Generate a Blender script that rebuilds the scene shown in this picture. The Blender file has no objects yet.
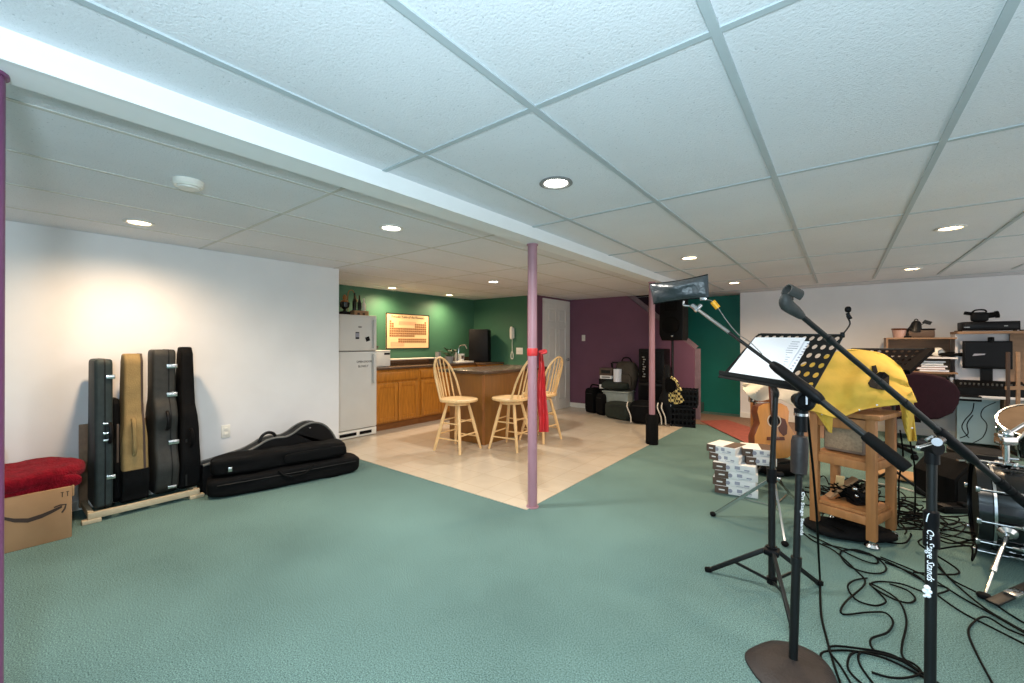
import bpy, bmesh, math, random
from mathutils import Vector, Matrix
random.seed(7)
S = bpy.context.scene
COL = S.collection
PI = math.pi

# ------------------------------------------------------------------ camera
CAM_H = 1.28
YAW, PITCH, F = 0.6653, 0.0031, 420.0
cd = bpy.data.cameras.new('camera'); cam = bpy.data.objects.new('camera', cd); COL.objects.link(cam)
cd.sensor_width = 36.0; cd.lens = F / 1024 * 36.0; cd.clip_start = 0.02; cd.clip_end = 60
cam.location = (0, 0, CAM_H); cam.rotation_euler = (PI/2 + PITCH, 0, YAW)
S.camera = cam
_R = Vector((math.cos(YAW), math.sin(YAW), 0))
_F = Vector((-math.sin(YAW)*math.cos(PITCH), math.cos(YAW)*math.cos(PITCH), math.sin(PITCH)))
_U = _R.cross(_F)
EYE = Vector((0, 0, CAM_H))
def ray(u, v): return _R*((u-512)/F) + _U*((341.5-v)/F) + _F
def onZ(u, v, z=0.0): d = ray(u, v); return EYE + d*((z-EYE.z)/d.z)
def onX(u, v, x): d = ray(u, v); return EYE + d*((x-EYE.x)/d.x)
def onY(u, v, y): d = ray(u, v); return EYE + d*((y-EYE.y)/d.y)
def at(u, v, D): return EYE + ray(u, v)*D      # measured point: photo direction and distance along the view
def V(*a): return Vector(a)

# ------------------------------------------------------------------ materials
def lin(c):
    c /= 255.0
    return c/12.92 if c <= 0.04045 else ((c+0.055)/1.055)**2.4
def rgb(r, g, b): return (lin(r), lin(g), lin(b), 1)
MATS = {}
def mat(name, col, rough=0.5, metal=0.0, var=0.12, scale=12.0, bump=0.0, bscale=None, stretch=(1,1,1), emit=0.0, spec=0.5, alpha=1.0, sheen=0.0, coat=0.0):
    if name in MATS: return MATS[name]
    m = bpy.data.materials.new(name); m.use_nodes = True
    nt = m.node_tree; n = nt.nodes; L = nt.links
    bs = n['Principled BSDF']
    bs.inputs['Roughness'].default_value = rough; bs.inputs['Metallic'].default_value = metal
    bs.inputs['Specular IOR Level'].default_value = spec
    if coat: bs.inputs['Coat Weight'].default_value = coat; bs.inputs['Coat Roughness'].default_value = 0.08
    if sheen: bs.inputs['Sheen Weight'].default_value = sheen
    if alpha < 1: bs.inputs['Alpha'].default_value = alpha
    tc = n.new('ShaderNodeTexCoord'); mp = n.new('ShaderNodeMapping'); mp.inputs['Scale'].default_value = stretch
    L.new(tc.outputs['Object'], mp.inputs['Vector'])
    nz = n.new('ShaderNodeTexNoise'); nz.inputs['Scale'].default_value = scale; nz.inputs['Detail'].default_value = 5
    L.new(mp.outputs['Vector'], nz.inputs['Vector'])
    rp = n.new('ShaderNodeValToRGB'); c = rgb(*col)
    lo = tuple(max(0, x*(1-var)) for x in c[:3]) + (1,); hi = tuple(min(1, x*(1+var)) for x in c[:3]) + (1,)
    rp.color_ramp.elements[0].color = lo; rp.color_ramp.elements[1].color = hi
    rp.color_ramp.elements[0].position = 0.3; rp.color_ramp.elements[1].position = 0.7
    L.new(nz.outputs['Fac'], rp.inputs['Fac']); L.new(rp.outputs['Color'], bs.inputs['Base Color'])
    if bump:
        n2 = n.new('ShaderNodeTexNoise'); n2.inputs['Scale'].default_value = bscale or scale*4; n2.inputs['Detail'].default_value = 3
        L.new(mp.outputs['Vector'], n2.inputs['Vector'])
        bp = n.new('ShaderNodeBump'); bp.inputs['Strength'].default_value = bump; bp.inputs['Distance'].default_value = 0.01
        L.new(n2.outputs['Fac'], bp.inputs['Height']); L.new(bp.outputs['Normal'], bs.inputs['Normal'])
    if emit:
        bs.inputs['Emission Color'].default_value = c; bs.inputs['Emission Strength'].default_value = emit
    MATS[name] = m
    return m
def carpet_mat():
    m = mat('carpet', (93, 118, 114), 0.95, var=0.2, scale=0.9, spec=0.1)
    nt = m.node_tree; n = nt.nodes; L = nt.links; bs = n['Principled BSDF']
    old = bs.inputs['Base Color'].links[0].from_socket
    tc = n.new('ShaderNodeTexCoord'); nz = n.new('ShaderNodeTexNoise'); nz.inputs['Scale'].default_value = 180; nz.inputs['Detail'].default_value = 4; nz.inputs['Roughness'].default_value = 0.7
    L.new(tc.outputs['Object'], nz.inputs['Vector'])
    rp = n.new('ShaderNodeValToRGB'); rp.color_ramp.elements[0].position = 0.34; rp.color_ramp.elements[1].position = 0.68
    rp.color_ramp.elements[0].color = (0.26, 0.30, 0.33, 1); rp.color_ramp.elements[1].color = (1.8, 1.75, 1.7, 1)
    L.new(nz.outputs['Fac'], rp.inputs['Fac'])
    mx = n.new('ShaderNodeMix'); mx.data_type = 'RGBA'; mx.blend_type = 'MULTIPLY'; mx.inputs[0].default_value = 1
    L.new(old, mx.inputs[6]); L.new(rp.outputs['Color'], mx.inputs[7]); L.new(mx.outputs[2], bs.inputs['Base Color'])
    # worn grey traffic patches
    bp = n.new('ShaderNodeBump'); bp.inputs['Strength'].default_value = 0.25; bp.inputs['Distance'].default_value = 0.01
    L.new(nz.outputs['Fac'], bp.inputs['Height']); L.new(bp.outputs['Normal'], bs.inputs['Normal'])
    return m
def ceiling_mat():
    m = mat('acoustic_tile', (224, 225, 229), 0.9, var=0.03, scale=2, spec=0.1)
    nt = m.node_tree; n = nt.nodes; L = nt.links; bs = n['Principled BSDF']
    old = bs.inputs['Base Color'].links[0].from_socket
    tc = n.new('ShaderNodeTexCoord'); nz = n.new('ShaderNodeTexNoise'); nz.inputs['Scale'].default_value = 115; nz.inputs['Detail'].default_value = 3; nz.inputs['Roughness'].default_value = 0.6
    L.new(tc.outputs['Object'], nz.inputs['Vector'])
    rp = n.new('ShaderNodeValToRGB'); rp.color_ramp.elements[0].position = 0.29; rp.color_ramp.elements[1].position = 0.36
    rp.color_ramp.elements[0].color = (0.66, 0.68, 0.69, 1); rp.color_ramp.elements[1].color = (1, 1, 1, 1)
    L.new(nz.outputs['Fac'], rp.inputs['Fac'])
    mx = n.new('ShaderNodeMix'); mx.data_type = 'RGBA'; mx.blend_type = 'MULTIPLY'; mx.inputs[0].default_value = 1
    L.new(old, mx.inputs[6]); L.new(rp.outputs['Color'], mx.inputs[7]); L.new(mx.outputs[2], bs.inputs['Base Color'])
    bp = n.new('ShaderNodeBump'); bp.inputs['Strength'].default_value = 0.6; bp.inputs['Distance'].default_value = 0.004
    L.new(nz.outputs['Fac'], bp.inputs['Height']); L.new(bp.outputs['Normal'], bs.inputs['Normal'])
    return m
def tile_mat():
    m = mat('vinyl_tile', (196, 182, 162), 0.2, var=0.04, scale=5, spec=0.5)
    nt = m.node_tree; n = nt.nodes; L = nt.links; bs = n['Principled BSDF']
    old = bs.inputs['Base Color'].links[0].from_socket
    tc = n.new('ShaderNodeTexCoord'); br = n.new('ShaderNodeTexBrick'); br.offset = 0; br.squash = 1
    br.inputs['Color1'].default_value = (1, 1, 1, 1); br.inputs['Color2'].default_value = (0.93, 0.92, 0.9, 1); br.inputs['Mortar'].default_value = (0.72, 0.68, 0.6, 1)
    br.inputs['Scale'].default_value = 1.0; br.inputs['Mortar Size'].default_value = 0.002; br.inputs['Brick Width'].default_value = 0.305; br.inputs['Row Height'].default_value = 0.305
    L.new(tc.outputs['Object'], br.inputs['Vector'])
    mx = n.new('ShaderNodeMix'); mx.data_type = 'RGBA'; mx.blend_type = 'MULTIPLY'; mx.inputs[0].default_value = 1
    L.new(old, mx.inputs[6]); L.new(br.outputs['Color'], mx.inputs[7]); L.new(mx.outputs[2], bs.inputs['Base Color'])
    return m
def check_mat():
    m = mat('check_cloth', (210, 190, 120), 0.8)
    nt = m.node_tree; n = nt.nodes; L = nt.links; bs = n['Principled BSDF']
    tc = n.new('ShaderNodeTexCoord'); ck = n.new('ShaderNodeTexChecker'); ck.inputs['Scale'].default_value = 26
    ck.inputs['Color1'].default_value = rgb(214, 196, 128); ck.inputs['Color2'].default_value = rgb(20, 16, 14)
    L.new(tc.outputs['Object'], ck.inputs['Vector']); L.new(ck.outputs['Color'], bs.inputs['Base Color'])
    return m

CARPET = carpet_mat(); CEIL = ceiling_mat(); TILE = tile_mat(); CHECK = check_mat()
WHITE_WALL = mat('white_paint', (222, 220, 220), 0.75, var=0.03, scale=3, bump=0.04, bscale=90)
GREEN_WALL = mat('green_paint', (60, 106, 82), 0.55, var=0.06, scale=3, bump=0.04, bscale=90)
TEAL_WALL = mat('teal_paint', (0, 112, 98), 0.6, var=0.08, scale=3, bump=0.04, bscale=90)
PURPLE_WALL = mat('purple_paint', (112, 72, 92), 0.7, var=0.06, scale=3, bump=0.04, bscale=90)
TRIM = mat('white_trim', (225, 222, 215), 0.45, var=0.03, scale=4)
BEAMW = mat('beam_white', (232, 234, 234), 0.5, var=0.02, scale=3)
GRID = mat('grid_metal', (176, 186, 190), 0.5, var=0.04, scale=5)
MAUVE = mat('mauve_paint', (156, 116, 126), 0.4, var=0.07, scale=6)
VIOLET = mat('violet_paint', (112, 62, 98), 0.4, var=0.07, scale=6)
BLACK = mat('black_vinyl', (13, 12, 13), 0.5, spec=0.2, var=0.2, scale=30, bump=0.15, bscale=160)
BLACKCLOTH = mat('black_nylon', (9, 9, 10), 0.8, spec=0.12, var=0.25, scale=20, bump=0.3, bscale=120)
BLACKMETAL = mat('black_metal', (9, 10, 10), 0.5, 0.0, spec=0.35, var=0.15, scale=20)
BLACKPLASTIC = mat('black_plastic', (7, 7, 9), 0.5, spec=0.15, var=0.15, scale=20)
GREYCASE = mat('charcoal_vinyl', (46, 46, 44), 0.55, spec=0.2, var=0.15, scale=25, bump=0.15, bscale=160)
SLATECASE = mat('slate_vinyl', (42, 50, 50), 0.55, spec=0.2, var=0.15, scale=25, bump=0.15, bscale=160)
TAN = mat('tan_canvas', (128, 106, 66), 0.85, var=0.12, scale=14, bump=0.3, bscale=110)
CHROME = mat('chrome', (205, 205, 205), 0.18, 1.0, var=0.05, scale=10)
STEEL = mat('dull_steel', (150, 150, 148), 0.35, 0.8, var=0.1, scale=15)
CARD = mat('cardboard', (152, 116, 82), 0.85, var=0.06, scale=8, bump=0.05)
INK = mat('dark_ink', (52, 34, 24), 0.7, var=0.1)
REDCLOTH = mat('red_fleece', (112, 8, 24), 0.95, var=0.3, scale=30, bump=1.0, bscale=90, sheen=0.05, spec=0.1)
MAROON = mat('maroon_cloth', (36, 8, 18), 0.9, spec=0.2, var=0.15, scale=25, bump=0.2)
FRIDGE = mat('fridge_enamel', (206, 206, 202), 0.4, var=0.02, scale=5, bump=0.05, bscale=200)
GREYPL = mat('grey_plastic', (128, 128, 126), 0.5, var=0.05)
OAK = mat('honey_oak', (176, 112, 36), 0.42, var=0.22, scale=7, stretch=(6, 6, 0.7))
OAKDARK = mat('oak_base', (122, 72, 28), 0.5, var=0.2, scale=7, stretch=(1, 1, 6))
ISLAND = mat('brown_laminate_panel', (134, 88, 36), 0.4, var=0.12, scale=6, stretch=(4, 4, 0.6))
COUNTER = mat('brown_countertop', (84, 64, 48), 0.25, var=0.25, scale=40)
BEECH = mat('pale_beech', (226, 188, 134), 0.38, var=0.1, scale=7, stretch=(4, 4, 0.8))
PINE = mat('worn_pine', (158, 106, 60), 0.6, var=0.18, scale=6, stretch=(5, 5, 0.6))
DESKWOOD = mat('dusty_desk_wood', (132, 102, 76), 0.6, var=0.15, scale=6, stretch=(0.7, 4, 4))
SPRUCE = mat('guitar_spruce', (196, 136, 72), 0.32, var=0.08, scale=5, stretch=(9, 9, 0.6))
MAHOG = mat('guitar_sides', (92, 44, 22), 0.35, var=0.2, scale=6)
PAPER = mat('white_paper', (232, 234, 240), 0.8, var=0.03, scale=10)
PAPERINK = mat('grey_print', (150, 152, 165), 0.8, var=0.1)
WHITEPL = mat('white_plastic', (226, 222, 212), 0.4, var=0.03)
YELLOW = mat('yellow_cotton', (208, 170, 66), 0.9, var=0.08, scale=9, bump=0.15, bscale=60)
REDRIB = mat('red_plastic_tape', (186, 44, 46), 0.5, var=0.12, scale=8)
ORANGE = mat('orange_tag', (232, 160, 20), 0.5, var=0.06)
POSTER = mat('poster_paper', (236, 200, 150), 0.7, var=0.03, scale=4)
POSTERCELL = mat('poster_cells', (150, 104, 60), 0.7, var=0.2, scale=30)
POSTERPINK = mat('poster_pink', (230, 170, 130), 0.7, var=0.05)
RUG = mat('red_rug_wool', (138, 70, 58), 0.95, var=0.15, scale=20, bump=0.4, bscale=120)
BROWNPATCH = mat('brown_patch', (122, 98, 82), 0.95, var=0.15, scale=40, bump=0.4, bscale=140)
BROWNBOX = mat('brown_print', (84, 66, 54), 0.7, var=0.1)
BOXWHITE = mat('carton_white', (222, 222, 220), 0.7, var=0.03)
LEATHER = mat('black_leather', (44, 48, 50), 0.36, var=0.3, scale=14, bump=0.5, bscale=45)
DRUMBLK = mat('black_drum_wrap', (14, 15, 17), 0.16, var=0.1, scale=6, coat=0.5)
BLUEPANEL = mat('pale_blue_panel', (150, 172, 178), 0.6, var=0.06, scale=4)
HUTCH = mat('white_melamine', (206, 202, 204), 0.5, var=0.03, scale=4)
BINPL = mat('frosted_bin', (138, 146, 140), 0.4, var=0.08)
RUBBER = mat('black_rubber', (9, 9, 9), 0.75, spec=0.12, var=0.1)
CORD = mat('cable_rubber', (3, 5, 5), 0.6, spec=0.08, var=0.1)
WHITECORD = mat('white_cable', (200, 195, 185), 0.5, var=0.05)
BASEIRON = mat('rusty_black_iron', (36, 29, 28), 0.55, 0.2, var=0.25, scale=22, bump=0.25)
GLASSM = mat('bottle_glass', (22, 24, 16), 0.2, var=0.1)
LEAFM = mat('houseplant_leaf', (36, 52, 26), 0.5, var=0.2)
CREAM = mat('cream_cloth', (214, 206, 190), 0.9, var=0.06, scale=10, bump=0.2)
GREENSUIT = mat('dark_green_nylon', (28, 36, 28), 0.8, var=0.2, scale=20, bump=0.2)
SCREEN = mat('black_screen', (6, 6, 10), 0.4, var=0.05, spec=0.2)
LAMP_W = mat('lamp_warm', (255, 226, 180), emit=14)
LAMP_C = mat('lamp_bright', (255, 250, 238), emit=16)
BRASS = mat('amber_varnish', (150, 96, 50), 0.4, var=0.15)

# ------------------------------------------------------------------ mesh helpers
def rotz(a): return Matrix.Rotation(a, 4, 'Z')
def basis(o, ex, ey, ez):
    m = Matrix((ex, ey, ez)).transposed().to_4x4(); m.translation = o
    return m
class B:
    def __init__(s): s.bm = bmesh.new()
    def add(s, t, M=None):
        if M is not None: t.transform(M)
        me = bpy.data.meshes.new('tmp'); t.to_mesh(me); t.free(); s.bm.from_mesh(me); bpy.data.meshes.remove(me)
        return s
    def box(s, c, d, bev=0.0, M=None, seg=2):
        t = bmesh.new(); bmesh.ops.create_cube(t, size=1)
        for v in t.verts: v.co = Vector((v.co.x*d[0], v.co.y*d[1], v.co.z*d[2]))
        if bev: bmesh.ops.bevel(t, geom=t.edges[:], offset=min(bev, min(d)*0.49), segments=seg, profile=0.5, affect='EDGES')
        mm = Matrix.Translation(Vector(c))
        if M is not None: mm = mm @ M
        return s.add(t, mm)
    def bar(s, p0, p1, w, h, bev=0.0, up=(0, 0, 1)):
        p0 = Vector(p0); p1 = Vector(p1); d = p1-p0; ez = d.normalized(); up = Vector(up)
        if abs(ez.dot(up)) > 0.98: up = Vector((0, 1, 0))
        ex = up.cross(ez).normalized(); ey = ez.cross(ex)
        t = bmesh.new(); bmesh.ops.create_cube(t, size=1)
        for v in t.verts: v.co = Vector((v.co.x*w, v.co.y*h, v.co.z*d.length))
        if bev: bmesh.ops.bevel(t, geom=t.edges[:], offset=bev, segments=2, profile=0.5, affect='EDGES')
        return s.add(t, basis((p0+p1)/2, ex, ey, ez))
    def cyl(s, p0, p1, r0, r1=None, seg=16):
        p0 = Vector(p0); p1 = Vector(p1); r1 = r0 if r1 is None else r1
        d = p1-p0
        t = bmesh.new(); bmesh.ops.create_cone(t, cap_ends=True, segments=seg, radius1=r0, radius2=r1, depth=d.length)
        return s.add(t, Matrix.Translation((p0+p1)/2) @ d.to_track_quat('Z', 'Y').to_matrix().to_4x4())
    def sph(s, c, r, sc=(1, 1, 1), seg=16, M=None):
        t = bmesh.new(); bmesh.ops.create_uvsphere(t, u_segments=seg, v_segments=max(6, seg//2), radius=r)
        mm = Matrix.Translation(Vector(c))
        if M is not None: mm = mm @ M
        return s.add(t, mm @ Matrix.Diagonal((*sc, 1)))
    def lathe(s, prof, o=(0, 0, 0), axis=(0, 0, 1), seg=24):
        t = bmesh.new(); rings = []
        for r, z in prof:
            rings.append([t.verts.new((r*math.cos(2*PI*k/seg), r*math.sin(2*PI*k/seg), z)) for k in range(seg)] if r > 1e-5 else [t.verts.new((0, 0, z))])
        for a, b in zip(rings, rings[1:]):
            for k in range(seg):
                k2 = (k+1) % seg
                if len(a) == 1 and len(b) == 1: continue
                if len(a) == 1: t.faces.new((a[0], b[k], b[k2]))
                elif len(b) == 1: t.faces.new((a[k], a[k2], b[0]))
                else: t.faces.new((a[k], a[k2], b[k2], b[k]))
        bmesh.ops.recalc_face_normals(t, faces=t.faces[:])
        return s.add(t, Matrix.Translation(Vector(o)) @ Vector(axis).to_track_quat('Z', 'Y').to_matrix().to_4x4())
    def tube(s, pts, r, seg=8, smooth=4, closed=False):
        P = [Vector(p) for p in pts]
        rad = list(r) if isinstance(r, (list, tuple)) else [r]*len(P)
        if smooth > 1 and len(P) > 2:
            Q = []; RR = []; n = len(P); cnt = n if closed else n-1
            for i in range(cnt):
                g = (lambda k: P[k % n]) if closed else (lambda k: P[min(max(k, 0), n-1)])
                a, b, c, d = g(i-1), g(i), g(i+1), g(i+2)
                for j in range(smooth):
                    t = j/smooth
                    Q.append(0.5*((2*b)+(c-a)*t+(2*a-5*b+4*c-d)*t*t+(3*b-a-3*c+d)*t**3)); RR.append(rad[i]*(1-t)+rad[(i+1) % n]*t)
            if not closed: Q.append(P[-1]); RR.append(rad[-1])
            P, rad = Q, RR
        t = bmesh.new(); rings = []; n = len(P); ref = None
        for i, p in enumerate(P):
            if closed: d = P[(i+1) % n]-P[i-1]
            else: d = P[min(i+1, n-1)]-P[max(i-1, 0)]
            if d.length < 1e-9: d = Vector((0, 0, 1))
            d.normalize()
            if ref is None: ref = d.orthogonal().normalized()
            ref = (ref-d*ref.dot(d))
            ref = ref.normalized() if ref.length > 1e-6 else d.orthogonal().normalized()
            b2 = d.cross(ref)
            rings.append([t.verts.new(p+(ref*math.cos(2*PI*k/seg)+b2*math.sin(2*PI*k/seg))*rad[i]) for k in range(seg)])
        pairs = list(zip(rings, rings[1:]))
        if closed: pairs.append((rings[-1], rings[0]))
        for a, b in pairs:
            for k in range(seg): t.faces.new((a[k], a[(k+1) % seg], b[(k+1) % seg], b[k]))
        if not closed:
            t.faces.new(rings[0][::-1]); t.faces.new(rings[-1])
        bmesh.ops.recalc_face_normals(t, faces=t.faces[:])
        return s.add(t)
    def prism(s, out, o, ex, ey, th, bev=0.0, seg=2):
        """outline (x,y) list in the plane ex,ey at o, pulled th along ex x ey (centred)"""
        ex = Vector(ex).normalized(); ey = Vector(ey).normalized(); ez = ex.cross(ey)
        t = bmesh.new()
        lo = [t.verts.new((x, y, -th/2)) for x, y in out]; hi = [t.verts.new((x, y, th/2)) for x, y in out]
        n = len(out)
        fb = t.faces.new(lo[::-1]); ft = t.faces.new(hi)
        for k in range(n): t.faces.new((lo[k], lo[(k+1) % n], hi[(k+1) % n], hi[k]))
        bmesh.ops.recalc_face_normals(t, faces=t.faces[:])
        if bev:
            ed = list({e for f in (fb, ft) for e in f.edges})
            bmesh.ops.bevel(t, geom=ed, offset=bev, segments=seg, profile=0.5, affect='EDGES', clamp_overlap=True)
        return s.add(t, basis(Vector(o), ex, ey, ez))
    def quad(s, pts, th):
        a, b, c, d = [Vector(p) for p in pts]
        n = (b-a).cross(d-a).normalized()*th/2
        t = bmesh.new(); lo = [t.verts.new(p-n) for p in (a, b, c, d)]; hi = [t.verts.new(p+n) for p in (a, b, c, d)]
        t.faces.new(lo[::-1]); t.faces.new(hi)
        for k in range(4): t.faces.new((lo[k], lo[(k+1) % 4], hi[(k+1) % 4], hi[k]))
        bmesh.ops.recalc_face_normals(t, faces=t.faces[:])
        return s.add(t)
    def sheet(s, fn, nu, nv, th):
        t = bmesh.new()
        g = [[t.verts.new(fn(i/nu, j/nv)) for j in range(nv+1)] for i in range(nu+1)]
        for i in range(nu):
            for j in range(nv): t.faces.new((g[i][j], g[i+1][j], g[i+1][j+1], g[i][j+1]))
        bmesh.ops.recalc_face_normals(t, faces=t.faces[:])
        if th: bmesh.ops.solidify(t, geom=t.faces[:], thickness=th)
        return s.add(t)
    def blob(s, c, d, M=None, p=3.0, seg=24, noise=0.0, ns=3.0):
        """soft box: superellipsoid of full size d"""
        t = bmesh.new(); bmesh.ops.create_uvsphere(t, u_segments=seg, v_segments=seg//2, radius=1)
        from mathutils import noise as NZ
        for v in t.verts:
            x, y, z = v.co
            k = (abs(x)**p+abs(y)**p+abs(z)**p)**(-1/p)
            q = Vector((x*k*d[0]/2, y*k*d[1]/2, z*k*d[2]/2))
            if noise: q += v.co.normalized()*noise*NZ.noise((q+Vector(c))*ns)
            v.co = q
        mm = Matrix.Translation(Vector(c))
        if M is not None: mm = mm @ M
        return s.add(t, mm)
    def text(s, body, o, ex, ey, size, ext=0.0006, font_shear=0.0, align='LEFT'):
        cu = bpy.data.curves.new('txt', 'FONT'); cu.body = body; cu.size = size; cu.extrude = ext; cu.shear = font_shear; cu.align_x = align; cu.resolution_u = 2
        ob = bpy.data.objects.new('txt', cu); COL.objects.link(ob)
        dg = bpy.context.evaluated_depsgraph_get(); me = bpy.data.meshes.new_from_object(ob.evaluated_get(dg))
        ex = Vector(ex).normalized(); ey = Vector(ey).normalized()
        me.transform(basis(Vector(o), ex, ey, ex.cross(ey))); s.bm.from_mesh(me)
        bpy.data.meshes.remove(me); bpy.data.objects.remove(ob); bpy.data.curves.remove(cu)
        return s

ROOT = {}
def tag(o, label=None, cat=None, group=None, kind=None):
    if label: o['label'] = label
    if cat: o['category'] = cat
    if group: o['group'] = group
    if kind: o['kind'] = kind
    return o
def make(name, b, m, M=None, smooth=True):
    me = bpy.data.meshes.new(name)
    if M is not None: b.bm.transform(M.inverted())
    b.bm.to_mesh(me); b.bm.free()
    me.materials.append(m)
    if smooth:
        for p in me.polygons: p.use_smooth = True
        me.set_sharp_from_angle(angle=math.radians(35))
    o = bpy.data.objects.new(name, me); COL.objects.link(o)
    return o
def thing(name, label, cat, loc=(0, 0, 0), rz=0.0, group=None):
    o = bpy.data.objects.new(name, None); COL.objects.link(o); o.empty_display_size = 0.05
    o.location = loc; o.rotation_euler = (0, 0, rz)
    ROOT[o] = Matrix.Translation(Vector(loc)) @ rotz(rz)
    return tag(o, label, cat, group)
def part(name, b, m, parent, label=None, local=False, smooth=True):
    M = ROOT[parent]
    o = make(name, b, m, None if local else M, smooth); o.parent = parent; ROOT[o] = M
    if label: o['label'] = label
    return o
def single(name, b, m, label, cat, base=(0, 0, 0), group=None, kind=None, smooth=True):
    M = Matrix.Translation(Vector(base)); o = make(name, b, m, M, smooth); o.location = base; ROOT[o] = M
    return tag(o, label, cat, group, kind)
def struct(name, b, m, parent=None, smooth=False):
    o = make(name, b, m, None, smooth)
    if parent: o.parent = parent
    else: o['kind'] = 'structure'
    ROOT[o] = Matrix.Identity(4)
    return o
def copy_tree(o, parent=None):
    c = o.copy(); COL.objects.link(c)
    if parent: c.parent = parent
    for ch in list(o.children): copy_tree(ch, c)
    return c
def bx(x0, x1, y0, y1, z0, z1, bev=0.0): return B().box(((x0+x1)/2, (y0+y1)/2, (z0+z1)/2), (x1-x0, y1-y0, z1-z0), bev)

# ================================================================== THE ROOM
CZ = 2.137
struct('floor', bx(-6.0, 3.4, -2.7, 8.6, -0.08, 0.0), CARPET)
struct('floor_tile', bx(-5.8, -1.9, 2.6, 7.35, 0.0, 0.004), TILE)
struct('ceiling', bx(-6.0, 3.4, -2.7, 7.42, CZ, CZ+0.06), CEIL)
struct('ceiling_landing', bx(-1.95, 3.4, 7.42, 8.6, CZ, CZ+0.06), CEIL)
g = B()
ys = [1.25+1.283*k for k in range(-3, 6)]
for k in range(0, 9):
    x = -1.49+0.61*k
    if x < 3.3: g.box((x, 2.35, CZ-0.002), (0.026, 10.1, 0.008))
gl = B()
for k in range(0, 6): gl.box((-2.3-0.61*k, 2.35 if -2.3-0.61*k > -4.6 else 4.4, CZ-0.001), (0.022, 10.0 if -2.3-0.61*k > -4.6 else 3.5, 0.004))
for y in ys:
    g.box((0.7, y, CZ-0.001), (4.98, 0.024, 0.0075))
    gl.box(((-4.6-1.96)/2 if y < 2.6 else (-5.8-1.96)/2, y, CZ-0.0005), (2.64 if y < 2.6 else 3.84, 0.02, 0.004))
struct('ceiling_grid', g, GRID)
struct('ceiling_grid', gl, mat('grid_light', (196, 196, 190), 0.5, var=0.03))
b = bx(-1.945, -1.79, -2.6, 7.35, 2.05, 2.16)
b.box((-1.786, 2.37, 2.053), (0.012, 9.9, 0.014))
struct('ceiling_beam', b, BEAMW)

struct('wall_left', bx(-4.74, -4.6, -2.6, 2.6, 0, CZ), WHITE_WALL)
struct('wall_alcove', bx(-5.8, -4.72, 2.48, 2.6, 0, CZ), WHITE_WALL)
struct('wall_kitchen', bx(-5.94, -5.8, 2.48, 6.3, 0, CZ), GREEN_WALL)
struct('wall_phone', bx(-5.8, -4.48, 6.15, 6.3, 0, CZ), GREEN_WALL)
struct('wall_hall', bx(-4.48, -4.3, 6.15, 7.5, 0, CZ), PURPLE_WALL)
pr = onY(694, 349, 7.35); pt = onY(626, 295.5, 7.35)
slope = (pt.z-pr.z)/(pt.x-pr.x)
xt = pr.x+(CZ-pr.z)/slope
b = B().prism([(-4.48, 0), (pr.x, 0), (pr.x, pr.z), (xt, CZ), (-4.48, CZ)], (0, 7.41, 0), (1, 0, 0), (0, 0, 1), 0.12)
struct('wall_stair', b, PURPLE_WALL)
cap = B()
cap.bar((pr.x+0.004, 7.41, pr.z-0.01), (xt, 7.41, CZ+0.012), 0.15, 0.028, up=(0, 1, 0))
cap.bar((pr.x+0.012, 7.41, 0), (pr.x+0.012, 7.41, pr.z+0.005), 0.15, 0.026, up=(0, 1, 0))
struct('trim_stair', cap, mat('cap_paint', (124, 104, 112), 0.5))
struct('wall_stairwell', bx(-2.62, -1.37, 8.42, 8.55, 0, 3.4), TEAL_WALL)
struct('wall_stairhead', bx(-4.48, -2.62, 8.42, 8.55, 0, 3.4), mat('shaded_purple_paint', (62, 36, 46), 0.7))  # purple darkened in the colour to stand for the stairwell's shade
struct('wall_back', bx(-1.37, 3.3, 8.1, 8.55, 0, CZ), WHITE_WALL)
struct('wall_stairtop', bx(-4.6, -4.48, 7.35, 8.55, 0, 3.4), PURPLE_WALL)
struct('wall_upper', bx(-4.48, -1.37, 7.35, 7.47, CZ+0.06, 3.4), PURPLE_WALL)
struct('wall_stairend', bx(-1.95, -1.83, 7.47, 8.42, CZ+0.06, 3.4), PURPLE_WALL)
struct('ceiling_stairwell', bx(-4.6, -1.8, 7.35, 8.55, 3.4, 3.46), CEIL)
b = bx(3.2, 3.34, -2.6, 0.6, 0, CZ); b.box((3.27, 7.9, CZ/2), (0.14, 0.4, CZ)).box((3.27, 4.15, 0.1), (0.14, 7.1, 0.2)).box((3.27, 4.15, 2.06), (0.14, 7.1, 0.16))
struct('wall_right', b, WHITE_WALL)
wf = B()
for k in range(6): wf.box((3.24, 0.63+7.1*k/5, 1.09), (0.07, 0.06, 1.78))
wf.box((3.24, 4.15, 0.22), (0.07, 7.1, 0.05)).box((3.24, 4.15, 1.96), (0.07, 7.1, 0.05))
struct('added_window_2', wf, TRIM)  # unseen window band, added as a setting for the side fill light
b = bx(-4.6, -1.6, -2.74, -2.6, 0, CZ); b.box((2.5, -2.67, CZ/2), (1.4, 0.14, CZ)); b.box((0.1, -2.67, 2.07), (3.4, 0.14, 0.13))
struct('wall_rear', b, WHITE_WALL)
st = B()
for k in range(7): st.box((-2.03-0.25*k-0.6, 7.945, 0.095+0.19*k-0.02), (1.2, 0.94, 0.19))
struct('floor_stairs', st, mat('stair_carpet', (58, 84, 76), 0.95, var=0.15, scale=60))
# unseen patio door, added behind the camera to house a fill light
wf = B()
for x in (-1.58, 0.1, 1.78): wf.box((x, -2.66, 1.0), (0.06, 0.08, 2.0))
wf.box((0.1, -2.66, 0.03), (3.4, 0.08, 0.06)).box((0.1, -2.66, 1.98), (3.4, 0.08, 0.06))
struct('added_window_1', wf, TRIM)

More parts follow.
